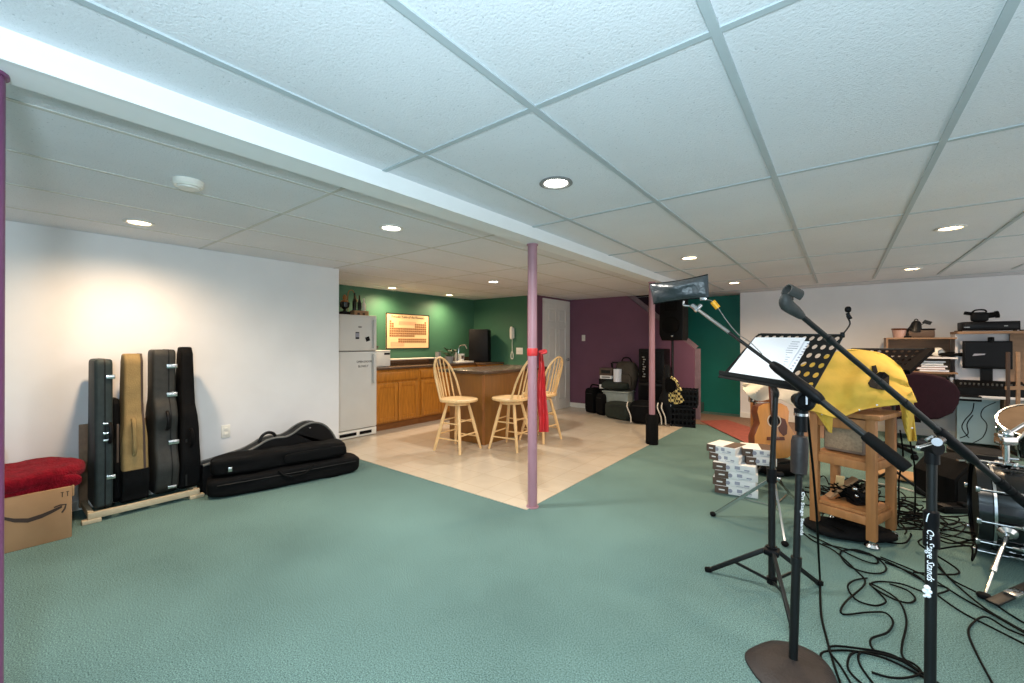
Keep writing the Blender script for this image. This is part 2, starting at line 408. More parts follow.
# baseboards, door
bb = B(); h = 0.09
struct('baseboard_back', bx(-1.37, 3.2, 8.082, 8.1, 0, h), TRIM)
struct('baseboard_purple', bx(-4.3, -2.1, 7.333, 7.35, 0, h), TRIM)
struct('baseboard_left', bx(-4.6, -4.59, -2.6, 2.6, 0, 0.07), TRIM)
dc = B()
dc.box((-4.292, 6.42, 1.02), (0.03, 0.08, 2.04)).box((-4.292, 7.29, 1.02), (0.03, 0.08, 2.04)).box((-4.292, 6.855, 2.06), (0.03, 0.95, 0.08))
struct('trim_1', dc, TRIM)
dd = B().box((-4.303, 6.855, 1.01), (0.02, 0.79, 2.02))
ylev = [(6.46, 6.55), (6.805, 6.905), (7.16, 7.25)]; zlev = [(0.0, 0.2), (0.84, 0.97), (1.56, 1.67), (1.92, 2.02)]
for a, c in ylev: dd.box((-4.286, (a+c)/2, 1.01), (0.018, c-a, 2.02), 0.004)
for a, c in zlev:
    for y0_, y1_ in ((6.55, 6.805), (6.905, 7.16)): dd.box((-4.286, (y0_+y1_)/2, (a+c)/2), (0.0175, y1_-y0_, c-a), 0.004)
for y0_, y1_ in ((6.55, 6.805), (6.905, 7.16)):
    for (a, b0), (b1, c) in zip(zlev, zlev[1:]): dd.box((-4.29, (y0_+y1_)/2, (b0+b1)/2), (0.014, y1_-y0_-0.06, b1-b0-0.06), 0.006)
door = struct('door_1', dd, TRIM)
part('door_knob', B().sph((-4.24, 7.19, 0.95), 0.03).cyl((-4.29, 7.19, 0.95), (-4.24, 7.19, 0.95), 0.012), CHROME, door, 'metal door knob')

# ------------------------------------------------------------------ ceiling fixtures
def downlight(x, y, label, warm, power, radius=0.085, ring=TRIM):
    t = thing('recessed_downlight', label, 'ceiling light', (x, y, CZ), 0, 'recessed ceiling downlights')
    part('trim_ring', B().lathe([(radius, 0.0), (radius+0.004, -0.006), (radius-0.012, -0.011), (radius-0.022, -0.006), (radius-0.022, 0.0)], seg=32), ring, t, local=True)
    part('lamp', B().lathe([(0, -0.005), (radius-0.03, -0.004), (radius-0.021, -0.002)], seg=32), LAMP_W if warm else LAMP_C, t, local=True)
    ld = bpy.data.lights.new('downlight_lamp', 'SPOT'); ld.energy = power*3.4; ld.spot_size = math.radians(165); ld.spot_blend = 1.0; ld.shadow_soft_size = 0.06
    ld.color = (1.0, 0.72, 0.46) if warm else (1.0, 0.94, 0.86)
    lo = bpy.data.objects.new('downlight_lamp', ld); COL.objects.link(lo); lo.location = (x, y, CZ-0.03)
    return t
downlight(-1.2, 1.91, 'largest bright round downlight right of the ceiling beam', False, 36, ring=GREYPL)
downlight(-1.2, 4.42, 'warm downlight above the far support post and pouch', True, 34)
downlight(-1.2, 6.65, 'small far downlight nearest the teal stairwell wall', True, 34)
downlight(0.64, 4.47, 'right-hand warm downlight above the wooden stand, farther one behind it', True, 38)
downlight(0.64, 6.66, 'downlight close to the back white wall above the desk', True, 38)
downlight(-2.63, 1.9, 'bright white downlight just left of the ceiling beam', False, 34)
downlight(-3.92, 0.71, 'warm downlight above the guitar cases by the left wall', True, 32)
downlight(-5.5, 3.99, 'warm downlight above the fridge and periodic chart', True, 26)
downlight(-5.5, 5.2, 'warm downlight over the green wall beyond the periodic chart', True, 26)
downlight(-3.83, 4.46, 'downlight above the kitchen island', False, 34)
sm = thing('smoke_detector', 'round white smoke detector on the ceiling left of beam', 'smoke detector', (-2.72, 0.69, CZ))
part('housing', B().lathe([(0.068, 0), (0.068, -0.024), (0.06, -0.034), (0, -0.034)], seg=32), WHITEPL, sm, local=True)
part('vent_cover', B().lathe([(0.05, -0.0345), (0.048, -0.042), (0.036, -0.044), (0, -0.044)], seg=32), TRIM, sm, local=True)

# ------------------------------------------------------------------ posts
def post(y, x, label, m, sleeve=None):
    t = thing('support_post', label, 'post', (x, y, 0.0))
    part('shaft', B().cyl((0, 0, 0.0), (0, 0, 2.044), 0.037, seg=28), m, t, local=True)
    part('base_plate', B().cyl((0, 0, 0), (0, 0, 0.008), 0.05), m, t, local=True) if not sleeve else part('foam_sleeve', B().lathe([(0.04, 0.0), (0.075, 0.0), (0.077, 0.02), (0.077, 0.36), (0.07, 0.375), (0.038, 0.375)], seg=24), BLACKCLOTH, t, 'black padded sleeve around the foot', local=True)
    part('top_plate', B().cyl((0, 0, 2.04), (0, 0, 2.05), 0.045), m, t, local=True)
post(2.68, -1.9, 'mauve round steel post with a red tape tied around it', MAUVE)
post(5.28, -1.89, 'mauve round steel post with a black padded sleeve at its foot', MAUVE, True)
post(0.0135, -1.9, 'dark purple round post at the left edge of the photo', VIOLET)
rt = thing('red_tape', 'red plastic tape tied around the mauve post, tail hanging down', 'ribbon', (-1.9, 2.68, 1.2))
zt = at(533, 352, 3.28).z
part('knot_band', B().lathe([(0.039, -0.03), (0.042, -0.02), (0.043, 0.02), (0.039, 0.03)], o=(-1.9, 2.68, zt), seg=24).tube([at(539, 352, 3.27), at(545, 350.5, 3.26), at(546, 352.5, 3.25), at(541, 353.5, 3.24)], 0.010, 6), REDRIB, rt)
def tail(i, j):
    v = 352+(432-352)*j
    w = 2.5+3.8*min(1, j*1.8)
    u = 540.5+3*j+(i-0.5)*w*1.5+0.6*math.sin(j*9)
    return at(u, v, 3.30+0.02*math.sin(i*9+j*4))
part('tail', B().sheet(tail, 10, 16, 0.002), REDRIB, rt)

# ================================================================== LEFT WALL: guitar cases
XF = -4.2
rk = thing('guitar_case_rack', 'low pale wooden rack holding the upright guitar cases', 'rack', (-4.35, 0.8, 0))
ya, yb = onZ(87, 523).y, onZ(198, 496).y
part('front_rail', B().box((XF, (ya+yb)/2, 0.05), (0.03, yb-ya, 0.045), 0.004), mat('pale_rack_wood', (176, 160, 132), 0.6, var=0.12, scale=8), rk)
for y in (ya+0.02, yb-0.02):
    part('foot', B().box((XF+0.0, y, 0.014), (0.05, 0.1, 0.028), 0.004), MATS['pale_rack_wood'], rk)
    part('side_rail', B().box((-4.39, y, 0.05), (0.36, 0.03, 0.045), 0.003), MATS['pale_rack_wood'], rk)
    part('upright', B().box((-4.565, y, 0.34), (0.03, 0.05, 0.63), 0.003), DESKWOOD, rk)
part('back_rail', B().box((-4.565, (ya+yb)/2, 0.63), (0.025, yb-ya-0.06, 0.05), 0.003), DESKWOOD, rk)

def interp(keys, t):
    for (a, va), (b_, vb) in zip(keys, keys[1:]):
        if a <= t <= b_:
            k = (t-a)/(b_-a); k = k*k*(3-2*k); return va+(vb-va)*k
    return keys[-1][1]
def case_outline(keys, L, n=40):
    r = [(interp(keys, i/n), L*i/n) for i in range(n+1)]
    return [(x, y) for x, y in r]+[(-x, y) for x, y in reversed(r)]
ACOUSTIC = [(0, .10), (.02, .15), (.06, .185), (.18, .205), (.36, .15), (.42, .145), (.54, .165), (.60, .14), (.66, .10), (.70, .092), (.97, .092), (1, .07)]
ELECTRIC = [(0, .14), (.02, .165), (.3, .17), (.5, .16), (.6, .15), (.97, .14), (1, .12)]
SOFT = [(0, .11), (.03, .16), (.2, .19), (.38, .17), (.5, .155), (.62, .11), (.7, .095), (.95, .085), (1, .05)]
def upright_case(name, label, cat, keys, L, y0, y1, m, xfront, lean=0.0, taper=None):
    y = (y0+y1)/2; wmax = max(v for _, v in keys)
    xc = xfront-wmax; z0 = 0.075
    t = thing(name, label, cat, (xc, y, z0))
    sb_ = B().prism(case_outline(keys, L), (xc, y, z0), (1, 0, 0), (math.sin(lean), 0, math.cos(lean)), y1-y0, 0.022, 3)
    if taper:
        for v in sb_.bm.verts: v.co.y = y+(v.co.y-y)*interp(taper, min(1, max(0, (v.co.z-z0)/L)))
    part('shell', sb_, m, t)
    def front(z): return xc+interp(keys, min(1, max(0, (z-z0)/L)))
    return t, front, y
# slate hard case
y0 = onX(95, 440, XF).y; y1 = onX(114, 440, XF).y
t, fr, yc = upright_case('guitar_case', 'tall straight slate grey hard guitar case, first from the cardboard box', 'guitar case', ELECTRIC, 1.085, y0, y1, SLATECASE, -4.205)
def latch(t, fr, y, z, w=0.05, h=0.03):
    part('latch', B().box((fr(z)+0.004, y, z), (0.012, w, h), 0.003).box((fr(z)+0.011, y+0.01, z), (0.008, w*0.4, h*0.6), 0.002), CHROME, t)
def chandle(t, fr, y, z, m=BLACK):
    x = fr(z)
    part('handle', B().tube([(x, y, z+0.07), (x+0.03, y, z+0.055), (x+0.045, y, z), (x+0.03, y, z-0.055), (x, y, z-0.07)], 0.012, 8), m, t)
for z in (1.03, 0.30): latch(t, fr, yc+0.035, z)
for z in (0.69, 0.62, 0.57): latch(t, fr, yc+0.01, z, 0.035, 0.018)
chandle(t, fr, yc+0.03, 0.62)
part('lid_seam', B().prism([(x*1.012, y) for x, y in case_outline(ELECTRIC, 1.087)], (-4.375, y1-0.045, 0.074), (1, 0, 0), (0, 0, 1), 0.008), BLACK, t)
# small dark gig bag between
y0 = onX(115.5, 440, XF).y; y1 = onX(119, 440, XF).y
t, fr, yc = upright_case('gig_bag', 'small dark gig bag squeezed between slate case and tan bag', 'gig bag', [(0, .1), (.05, .15), (.3, .16), (.5, .13), (.62, .09), (.95, .08), (1, .05)], 0.78, y0, y1+0.03, BLACKCLOTH, -4.26)
part('zip', B().box((fr(0.4)+0.002, yc, 0.42), (0.006, 0.012, 0.5)), BROWNBOX, t)
# tan canvas gig bag
y0 = onX(124, 440, XF).y; y1 = onX(148, 440, XF).y
t, fr, yc = upright_case('gig_bag', 'tan canvas gig bag with black bottom standing in the rack', 'gig bag', SOFT, 1.12, y0, y1, TAN, -4.19, 0, [(0, 1.1), (.4, 1.08), (.62, .82), (1, .75)])
keysB = [(0, .115), (.03*3.6, .165), (.2*3.6, .197), (1, .199)]
part('bottom_panel', B().prism(case_outline([(0, .115), (.1, .165), (.7, .196), (1, .197)], 0.25), (-4.38, yc, 0.073), (1, 0, 0), (0, 0, 1), (y1-y0)*1.12, 0.02, 2), BLACKCLOTH, t, 'black reinforced bottom')
part('piping', B().prism([(x*1.015, y) for x, y in case_outline(SOFT, 1.123)], (-4.38, y1-0.02, 0.073), (1, 0, 0), (0, 0, 1), 0.014), INK, t)
part('side_handle', B().tube([(fr(.68)-0.01, yc-0.01, .70), (fr(.65)+0.02, yc-0.01, .66), (fr(.55)+0.025, yc-0.01, .56), (fr(.46)+0.02, yc-0.01, .47), (fr(.42)-0.01, yc-0.01, .43)], 0.014, 8), TAN, t)
# tan zip bag sliver
y0 = onX(150, 440, XF).y
# charcoal acoustic hard case
y0 = onX(156, 440, XF).y; y1 = onX(180, 440, XF).y
t, fr, yc = upright_case('guitar_case', 'charcoal waisted hard guitar case with three chrome latches', 'guitar case', ACOUSTIC, 1.15, y0, y1, GREYCASE, -4.19)
for z in (1.09, 0.86, 0.40 + 0.08): latch(t, fr, yc+0.045, z, 0.07, 0.035)
latch(t, fr, yc+0.03, 0.13, 0.06, 0.022)
chandle(t, fr, yc, 0.66)
part('lid_seam', B().prism([(x*1.012, y) for x, y in case_outline(ACOUSTIC, 1.153)], (-4.395, y1-0.05, 0.074), (1, 0, 0), (0, 0, 1), 0.008), BLACK, t)
# black soft bag
y0 = onX(183, 440, XF).y; y1 = onX(200, 440, XF).y
t, fr, yc = upright_case('gig_bag', 'black padded gig bag at the right end of the rack', 'gig bag', SOFT, 1.17, y0, y1, BLACKCLOTH, -4.20, 0, [(0, 1.25), (.4, 1.1), (.62, .85), (1, .7)])
part('zip', B().box((fr(0.5)+0.0, yc-0.03, 0.30), (0.006, 0.012, 0.38)), BLACKMETAL, t)
chandle(t, fr, yc, 0.5, BLACKCLOTH)

# ---- cardboard box, red fleece
bxr = onZ(72, 537); f2 = bxr
bt = thing('cardboard_box', 'large brown cardboard shipping box with a curved arrow smile', 'box', (-4.25, 0.1, 0))
BH = onX(72, 486, f2.x).z
part('carton', bx(-4.54, f2.x, -0.2, f2.y, 0, BH, 0.006), CARD, bt)
xs = f2.x+0.0015
pts = [onX(u, v, xs) for u, v in ((-6, 512), (4, 518.5), (14, 520.5), (28, 520.5), (42, 516), (52, 511.5), (62, 506.5))]
sm_ = B()
wid = [0.006, 0.009, 0.012, 0.013, 0.013, 0.011, 0.007]
top = [(p.y, p.z+w) for p, w in zip(pts, wid)]; bot = [(p.y, p.z-w) for p, w in zip(pts, wid)]
sm_.prism(top+bot[::-1], (xs, 0, 0), (0, 1, 0), (0, 0, 1), 0.002)
hd = [onX(u, v, xs) for u, v in ((54, 507.5), (60, 505), (66, 504.2), (65, 508.5), (62, 512.5))]
sm_.tube([Vector((xs, p.y, p.z)) for p in hd], 0.0045, 6, 1)
part('printed_smile', sm_, INK, bt)
ic = B(); p = onX(65, 486.5, xs)
for dy in (-0.012, 0.012): ic.box((xs, p.y+dy, BH-0.045), (0.002, 0.004, 0.03)).box((xs, p.y+dy, BH-0.03), (0.002, 0.014, 0.004))
part('handling_marks', ic, INK, bt)
part('top_flap', bx(-4.5, f2.x-0.01, f2.y-0.002, f2.y+0.012, BH-0.07, BH+0.002, 0.003), CARD, bt)
single('folded_fleece', B().blob((-4.27, 0.12, BH+0.066), (0.56, 0.72, 0.13), p=3.2, seg=40, noise=0.03, ns=9).blob((-4.03, 0.10, BH+0.03), (0.05, 0.66, 0.11), p=3, seg=28, noise=0.02, ns=11), REDCLOTH, 'folded fuzzy red fleece blanket on the cardboard box', 'blanket', (-4.26, 0.1, BH))
mb = at(3, 455, 2.65)
single('cloth_bag', B().blob((-4.3, 0.0, BH+0.24), (0.3, 0.2, 0.24), p=2.6, seg=24, noise=0.03, ns=6, M=Matrix.Rotation(0.3, 4, 'X')), MAROON, 'dark maroon cloth bag on the red fleece, half behind the purple post', 'bag', (-4.3, 0.0, BH+0.13))

# ---- long bags on the floor and the hard case on top
def obox(p0, p1, depth, z0, z1, m, name, label, cat, bev, noise):
    p0 = Vector((p0[0], p0[1], 0)); p1 = Vector((p1[0], p1[1], 0)); d = p1-p0; L = d.length; ang = math.atan2(d.y, d.x)
    n = Vector((-math.sin(ang), math.cos(ang), 0))
    c = (p0+p1)/2+n*depth/2
    t = thing(name, label, cat, (c.x, c.y, z0), ang)
    part('body', B().blob((0, 0, (z1-z0)/2), (L, depth, z1-z0), p=6, seg=56, noise=noise*1.6, ns=7), m, t, local=True)
    return t, L
pa, pb = onZ(208, 503), onZ(362, 472)
t, L = obox(pa, pb, 0.3, 0.0, 0.165, BLACKCLOTH, 'keyboard_bag', 'long black padded bag lying on the carpet, lowest of the pile', 'bag', 0.03, 0.012)
part('zip', B().tube([(-L/2+0.06, -0.151, 0.12), (0, -0.156, 0.118), (L/2-0.06, -0.151, 0.12)], 0.004, 6), BLACKMETAL, t, local=True)
part('strap', B().tube([(-0.12, -0.152, 0.16), (-0.05, -0.165, 0.10), (0.1, -0.165, 0.10), (0.17, -0.152, 0.16)], 0.009, 6), RUBBER, t, local=True)
pa2, pb2 = onZ(212, 503)+V(-0.06, 0.02, 0), onZ(352, 474)+V(-0.06, 0, 0)
t, L = obox(pa2, pb2, 0.26, 0.168, 0.315, BLACKCLOTH, 'gig_bag', 'long black gig bag lying on top of the padded keyboard bag', 'gig bag', 0.03, 0.014)
part('pocket', B().blob((0.25, -0.13, 0.07), (0.55, 0.03, 0.09), p=5, seg=28), BLACKCLOTH, t, local=True)
part('buckle', B().box((-L/2+0.12, -0.128, 0.06), (0.03, 0.02, 0.04), 0.004), CHROME, t, local=True)
# hard case on its edge: outline traced on the plane behind the bags
XP = -4.22
def yz(u, v): p = onX(u, v, XP); return (p.y, p.z)
up = [yz(u, v) for u, v in ((203, 466), (225, 459), (246, 452), (258, 446), (266, 441), (276, 438), (286, 437), (294, 433), (302, 427), (312, 423), (322, 424), (330, 430), (336, 440), (338, 452))]
out = [(up[0][0], 0.0)]+up+[(up[-1][0]-0.01, 0.2), (up[-1][0]-0.1, 0.0)]
hc = thing('guitar_case', 'black hard guitar case lying on its side edge on the floor by the wall', 'guitar case', (XP-0.06, 1.7, 0))
part('shell', B().prism(out, (XP-0.075, 0, 0), (0, 1, 0), (0, 0, 1), 0.15), BLACK, hc, smooth=False)
rim = [Vector((XP-0.002, y, z+0.002)) for y, z in up]
part('binding', B().tube(rim, 0.010, 6, 3).tube([p+V(-0.14, 0, 0) for p in rim], 0.008, 6, 3), mat('grey_binding', (96, 96, 92), 0.5), hc, 'grey edge binding')
ph = [onX(u, v, XP-0.06) for u, v in ((259, 443), (262, 436), (268, 432.5), (274, 434), (277, 440))]
part('handle', B().tube(ph, 0.014, 8), BLACK, hc)
for u, v in ((214, 464), (224, 460), (243, 453), (274, 440), (286, 437)):
    p = onX(u, v, XP-0.05); part('latch', B().box(p+V(0, 0, 0.006), (0.05, 0.05, 0.012), 0.003), CHROME, hc)
p = onX(310, 428, XP+0.003); part('rivet', B().sph(p, 0.008, seg=10), CHROME, hc)

ot = thing('wall_outlet', 'white power outlet on the left white wall above the cases', 'outlet', (-4.6, 1.46, 0.44))
part('cover_plate', B().box((-4.596, 1.46, 0.44), (0.008, 0.075, 0.12), 0.003), WHITEPL, ot)
for dz in (-0.024, 0.024):
    part('socket', B().box((-4.591, 1.46, 0.44+dz), (0.005, 0.034, 0.03), 0.002).box((-4.588, 1.453, 0.442+dz), (0.002, 0.003, 0.01)).box((-4.588, 1.467, 0.442+dz), (0.002, 0.003, 0.01)), WHITEPL, ot)

# ================================================================== KITCHEN
fx = -5.12
fr_ = thing('refrigerator', 'white top-freezer refrigerator standing behind the white wall end', 'refrigerator', (-5.45, 3.1, 0))
FY0, FY1, FH = 2.76, 3.46, 1.655
part('cabinet', bx(-5.77, -5.185, FY0, FY1, 0.02, FH, 0.012), FRIDGE, fr_)
fz = part('freezer_door', bx(-5.18, fx, FY0, FY1, 1.172, FH, 0.014), FRIDGE, fr_)
md = part('fridge_door', bx(-5.18, fx, FY0, FY1, 0.12, 1.16, 0.014), FRIDGE, fr_)
part('door_gap', bx(-5.19, -5.15, FY0+0.01, FY1-0.01, 1.155, 1.177), GREYPL, fr_)
part('door_handle', bx(fx-0.002, fx+0.035, 3.39, 3.43, 1.20, 1.60, 0.012), FRIDGE, fz)
part('door_handle', bx(fx-0.002, fx+0.035, 3.39, 3.43, 0.72, 1.13, 0.012), FRIDGE, md)
gr = part('base_grille', bx(-5.2, fx-0.01, FY0, FY1, 0.012, 0.11, 0.004), WHITEPL, fr_)
part('vent_slot', B().box((fx-0.008, 3.03, 0.06), (0.008, 0.24, 0.04)).box((fx-0.008, 3.29, 0.06), (0.008, 0.18, 0.04)), BLACKPLASTIC, gr)
def onfr(u, v): return onX(u, v, fx)
p = onfr(357.3, 335.5); part('paper_note', B().box((fx+0.002, p.y, p.z), (0.003, 0.055, 0.095)), PAPERINK, fz, 'small printed magnet card')
part('note_print', B().box((fx+0.0045, p.y, p.z-0.035), (0.002, 0.05, 0.022)).box((fx+0.0045, p.y, p.z+0.038), (0.002, 0.05, 0.012)), BLACKPLASTIC, fz)
p = onfr(367.6, 339); part('magnet', B().box((fx+0.003, p.y, p.z), (0.005, 0.06, 0.06), M=Matrix.Rotation(0.3, 4, 'X')), BLACKPLASTIC, fz, 'tilted black square magnet')
part('badge', B().prism([(0.03*math.cos(a*PI/8), 0.012*math.sin(a*PI/8)) for a in range(16)], onfr(360, 327)+V(0.002, 0, 0), (0, 1, 0), (0, 0, 1), 0.003), GREYPL, fz)
tx = B()
p = onfr(364.3, 361.7); tx.text('OPEN DOOR', p+V(0.002, 0, -0.012), (0, 1, 0), (0, 0, 1), 0.04, align='CENTER')
p = onfr(363.2, 366.3); tx.text('SLOWLY', p+V(0.002, 0, -0.012), (0, 1, 0), (0, 0, 1), 0.04, align='CENTER')
part('handwritten_note', tx, BLACKPLASTIC, md, smooth=False)
# things on the fridge
def lathe_thing(name, label, cat, base, prof, m, extra=None, group=None):
    b_ = B().lathe(prof, seg=20)
    o = make(name, b_, m, None); o.location = base; ROOT[o] = Matrix.Translation(Vector(base)); tag(o, label, cat, group)
    return o
ft = FH
tr_ = thing('trophy', 'dark gold-topped trophy cup on the fridge beside the wall edge', 'trophy', (-5.32, 3.09, ft))
part('plinth', B().lathe([(0.0, 0), (0.075, 0), (0.075, 0.045), (0.06, 0.05), (0, 0.05)], seg=20), BLACKPLASTIC, tr_, local=True)
part('cup', B().lathe([(0, 0.05), (0.03, 0.055), (0.015, 0.075), (0.06, 0.11), (0.068, 0.17), (0.055, 0.18), (0, 0.175)], seg=20), GLASSM, tr_, local=True)
part('figure', B().lathe([(0, 0.178), (0.05, 0.18), (0.045, 0.2), (0.02, 0.21), (0.03, 0.24), (0.02, 0.27), (0, 0.285)], seg=16), BRASS, tr_, local=True)
ba = thing('bottle_tray', 'pale bottle carton on the fridge beside the trophy', 'tray', (-5.3, 3.3, ft))
part('tray', B().box((0, 0, 0.035), (0.12, 0.22, 0.07), 0.004), CARD, ba, local=True); part('label_print', B().box((0.061, -0.05, 0.025), (0.003, 0.035, 0.03)).box((0.061, 0.03, 0.025), (0.003, 0.035, 0.03)), INK, ba, local=True)
for y, hgt, lab, m_ in ((3.225, 0.27, 'tall dark bottle in the carton on the fridge, nearest the trophy', GLASSM), (3.30, 0.24, 'middle slim bottle in the carton on the fridge', GLASSM), (3.37, 0.20, 'short pale bottle at the right end of the carton on the fridge', CREAM)):
    lathe_thing('bottle', lab, 'bottle', (-5.3, y, ft+0.071), [(0, 0), (0.026, 0), (0.028, hgt*0.45), (0.011, hgt*0.65), (0.010, hgt*0.9), (0, hgt*0.9)], m_, group='bottles on the fridge')
dc_ = thing('twig_spray', 'thin curved gold twig spray standing behind the trophy', 'ornament', (-5.38, 3.18, ft))
part('stem', B().tube([(0, 0, 0), (0, -0.01, 0.2), (0, 0.0, 0.33), (0.0, 0.06, 0.36), (0, 0.1, 0.30), (0, 0.12, 0.22)], 0.006, 6).sph((0, 0.12, 0.22), 0.022), BRASS, dc_, local=True)

# base cabinets on the green wall
CX = -5.25; CT = 0.885
ce = [onX(u, 400, CX).y for u in (397, 418)]
y0 = FY1+0.03
def cab_unit(ya, yb, doors, label, facing_x=True):
    t = thing('base_cabinet', label, 'cabinet', (-5.5, (ya+yb)/2, 0.005), 0, 'honey oak base cabinets')
    part('carcass', bx(-5.79, CX-0.002, ya, yb, 0.1, CT), OAK, t)
    part('toe_kick', bx(-5.7, CX-0.012, ya, yb, 0.005, 0.1), OAKDARK, t)
    dr = part('drawer', bx(CX-0.004, CX+0.018, ya+0.025, yb-0.025, 0.72, 0.845, 0.006), OAK, t)
    n = doors; w = (yb-ya-0.05)/n
    for k in range(n):
        a = ya+0.025+w*k+0.006; c = a+w-0.012
        d_ = part('door', B().box((CX+0.004, (a+c)/2, 0.405), (0.014, c-a, 0.56)), OAK, t)
        fr2 = B()
        for yy in (a+0.03, c-0.03): fr2.box((CX+0.015, yy, 0.405), (0.014, 0.06, 0.56), 0.003)
        for zz in (0.155, 0.655): fr2.box((CX+0.0145, (a+c)/2, zz), (0.013, c-a-0.12, 0.06), 0.003)
        part('door_frame', fr2, OAK, d_)
ym = onX(419, 400, CX).y
cab_unit(y0, ym, 2, 'oak base cabinet with two doors beside the refrigerator')
cab_unit(ym+0.002, ym+0.9, 2, 'oak base cabinet half hidden behind the left bar stool')
cab_unit(ym+0.902, 6.12, 1, 'oak base cabinet in the far kitchen corner')
ct = thing('countertop', 'dark brown countertop running along the green wall under the chart', 'countertop', (-5.5, 4.8, CT))
part('slab', bx(-5.79, CX+0.03, y0, 6.14, CT, CT+0.035, 0.006).box((-5.12, 5.86, CT+0.0175), (0.25, 0.55, 0.035), 0.006), COUNTER, ct)
part('backsplash', bx(-5.795, -5.775, y0, 6.14, CT+0.035, CT+0.12, 0.003), COUNTER, ct)
rcab = thing('base_cabinet', 'short oak cabinet end below the tall black box', 'cabinet', (-5.1, 5.88, 0.005), 0, 'honey oak base cabinets')
part('carcass', bx(-5.21, -5.02, 5.62, 6.13, 0.1, CT-0.001), OAK, rcab)
part('toe_kick', bx(-5.21, -5.04, 5.66, 6.13, 0.005, 0.1), OAKDARK, rcab)
TOP = CT+0.036
# items on the counter
bm_ = thing('bread_machine', 'white boxy bread machine on the counter beside the fridge', 'appliance', (-5.5, 3.72, TOP))
part('body', B().box((0, 0, 0.115), (0.3, 0.27, 0.225), 0.02), WHITEPL, bm_, local=True)
part('lid', B().box((0, 0, 0.237), (0.3, 0.27, 0.02), 0.008), WHITEPL, bm_, local=True)
part('control_panel', B().box((0.152, 0.07, 0.195), (0.006, 0.1, 0.03), 0.002), BLACKPLASTIC, bm_, local=True)
sf = thing('fruit_bowl', 'dark wire bowl with yellow fruit on the white bread machine', 'bowl', (-5.52, 3.66, TOP+0.248))
part('bowl', B().lathe([(0.0, 0.0), (0.05, 0.0), (0.09, 0.06), (0.085, 0.062), (0.045, 0.006), (0, 0.006)], seg=20), BLACKMETAL, sf, local=True)
for a in range(5):
    o = make('banana', B().tube([(0.05*math.cos(a), 0.05*math.sin(a), 0.05), (0.01, 0.0+0.02*a-0.04, 0.095), (-0.05, 0.02*a-0.04, 0.07)], [0.008, 0.016, 0.008], 8), ORANGE, None)
    o.location = (-5.52, 3.66, TOP+0.252); tag(o, 'yellow fruit in the dark bowl on the bread machine', 'fruit', 'fruit in the bowl on the bread machine')
sh = thing('counter_shelf', 'low pale wooden shelf board standing on the counter under the chart', 'shelf', (-5.6, 4.35, TOP))
part('board', bx(-5.72, -5.5, 3.92, 4.95, TOP+0.085, TOP+0.105, 0.003), CREAM, sh)
for y in (3.94, 4.93): part('shelf_end', bx(-5.72, -5.5, y-0.012, y+0.012, TOP, TOP+0.085), DESKWOOD, sh)
cu = thing('utensil_jar', 'pale jar on the counter below the chart corner', 'jar', (-5.55, 4.98, TOP))
part('jar', B().lathe([(0, 0), (0.045, 0), (0.05, 0.2), (0.044, 0.2), (0.04, 0.01), (0, 0.01)], seg=20), GREYPL, cu, local=True)
pl = thing('potted_plant', 'dark leafy plant in a grey pot on the counter behind the left stool', 'plant', (-5.45, 5.15, TOP))
part('pot', B().lathe([(0, 0), (0.06, 0), (0.085, 0.12), (0.075, 0.12), (0.055, 0.015), (0, 0.015)], seg=20), GREYPL, pl, local=True)
lf = B()
for k in range(16):
    a = random.uniform(0, 2*PI); r_ = random.uniform(0.05, 0.16); z = random.uniform(0.15, 0.26)
    lf.sph((r_*math.cos(a), r_*math.sin(a), z), 0.045, (1, 0.55, 0.12), 10, Matrix.Rotation(a, 4, 'Z') @ Matrix.Rotation(random.uniform(-.8, .8), 4, 'Y'))
    lf.tube([(0, 0, 0.1), (r_*0.4*math.cos(a), r_*0.4*math.sin(a), z*0.8), (r_*math.cos(a), r_*math.sin(a), z)], 0.004, 5)
part('foliage', lf, LEAFM, pl, local=True)
cp = thing('paper_cup', 'white printed cup on the counter right of the plant', 'cup', (-5.42, 5.42, TOP+0.03))
part('cup', B().lathe([(0, 0), (0.045, 0), (0.06, 0.13), (0.055, 0.13), (0.04, 0.01), (0, 0.01)], seg=20), WHITEPL, cp, local=True)
part('print', B().prism([(-0.025, -0.03), (0.025, -0.03), (0.03, 0.03), (-0.03, 0.03)], (0.053, -0.02, 0.07), (0.2, 1, 0), (0.1, 0, 1), 0.002), BROWNBOX, cp, local=True)
single('white_tray', B().box((-5.42, 5.42, TOP+0.014), (0.25, 0.4, 0.026), 0.006), WHITEPL, 'flat white tray under the printed cup', 'tray', (-5.42, 5.42, TOP))
fa = thing('kitchen_faucet', 'curved chrome kitchen faucet at the counter sink', 'faucet', (-5.62, 5.55, TOP))
part('spout', B().cyl((0, 0, 0), (0, 0, 0.05), 0.025).tube([(0, 0, 0.04), (0, 0, 0.24), (0.04, 0.02, 0.31), (0.12, 0.05, 0.31), (0.15, 0.06, 0.25)], 0.013, 10), CHROME, fa, local=True)
part('lever', B().tube([(0, 0.0, 0.08), (0.03, 0.06, 0.12)], 0.008, 8, 1), CHROME, fa, local=True)
so = thing('soap_bottle', 'clear soap bottle beside the chrome faucet', 'bottle', (-5.55, 5.42, TOP))
part('bottle', B().lathe([(0, 0), (0.03, 0), (0.03, 0.14), (0.012, 0.17), (0.012, 0.19), (0, 0.19)], seg=16), GREYPL, so, local=True)
part('pump', B().tube([(0, 0, 0.18), (0, 0, 0.23), (0.04, 0, 0.23)], 0.006, 6, 1), BLACKPLASTIC, so, local=True)
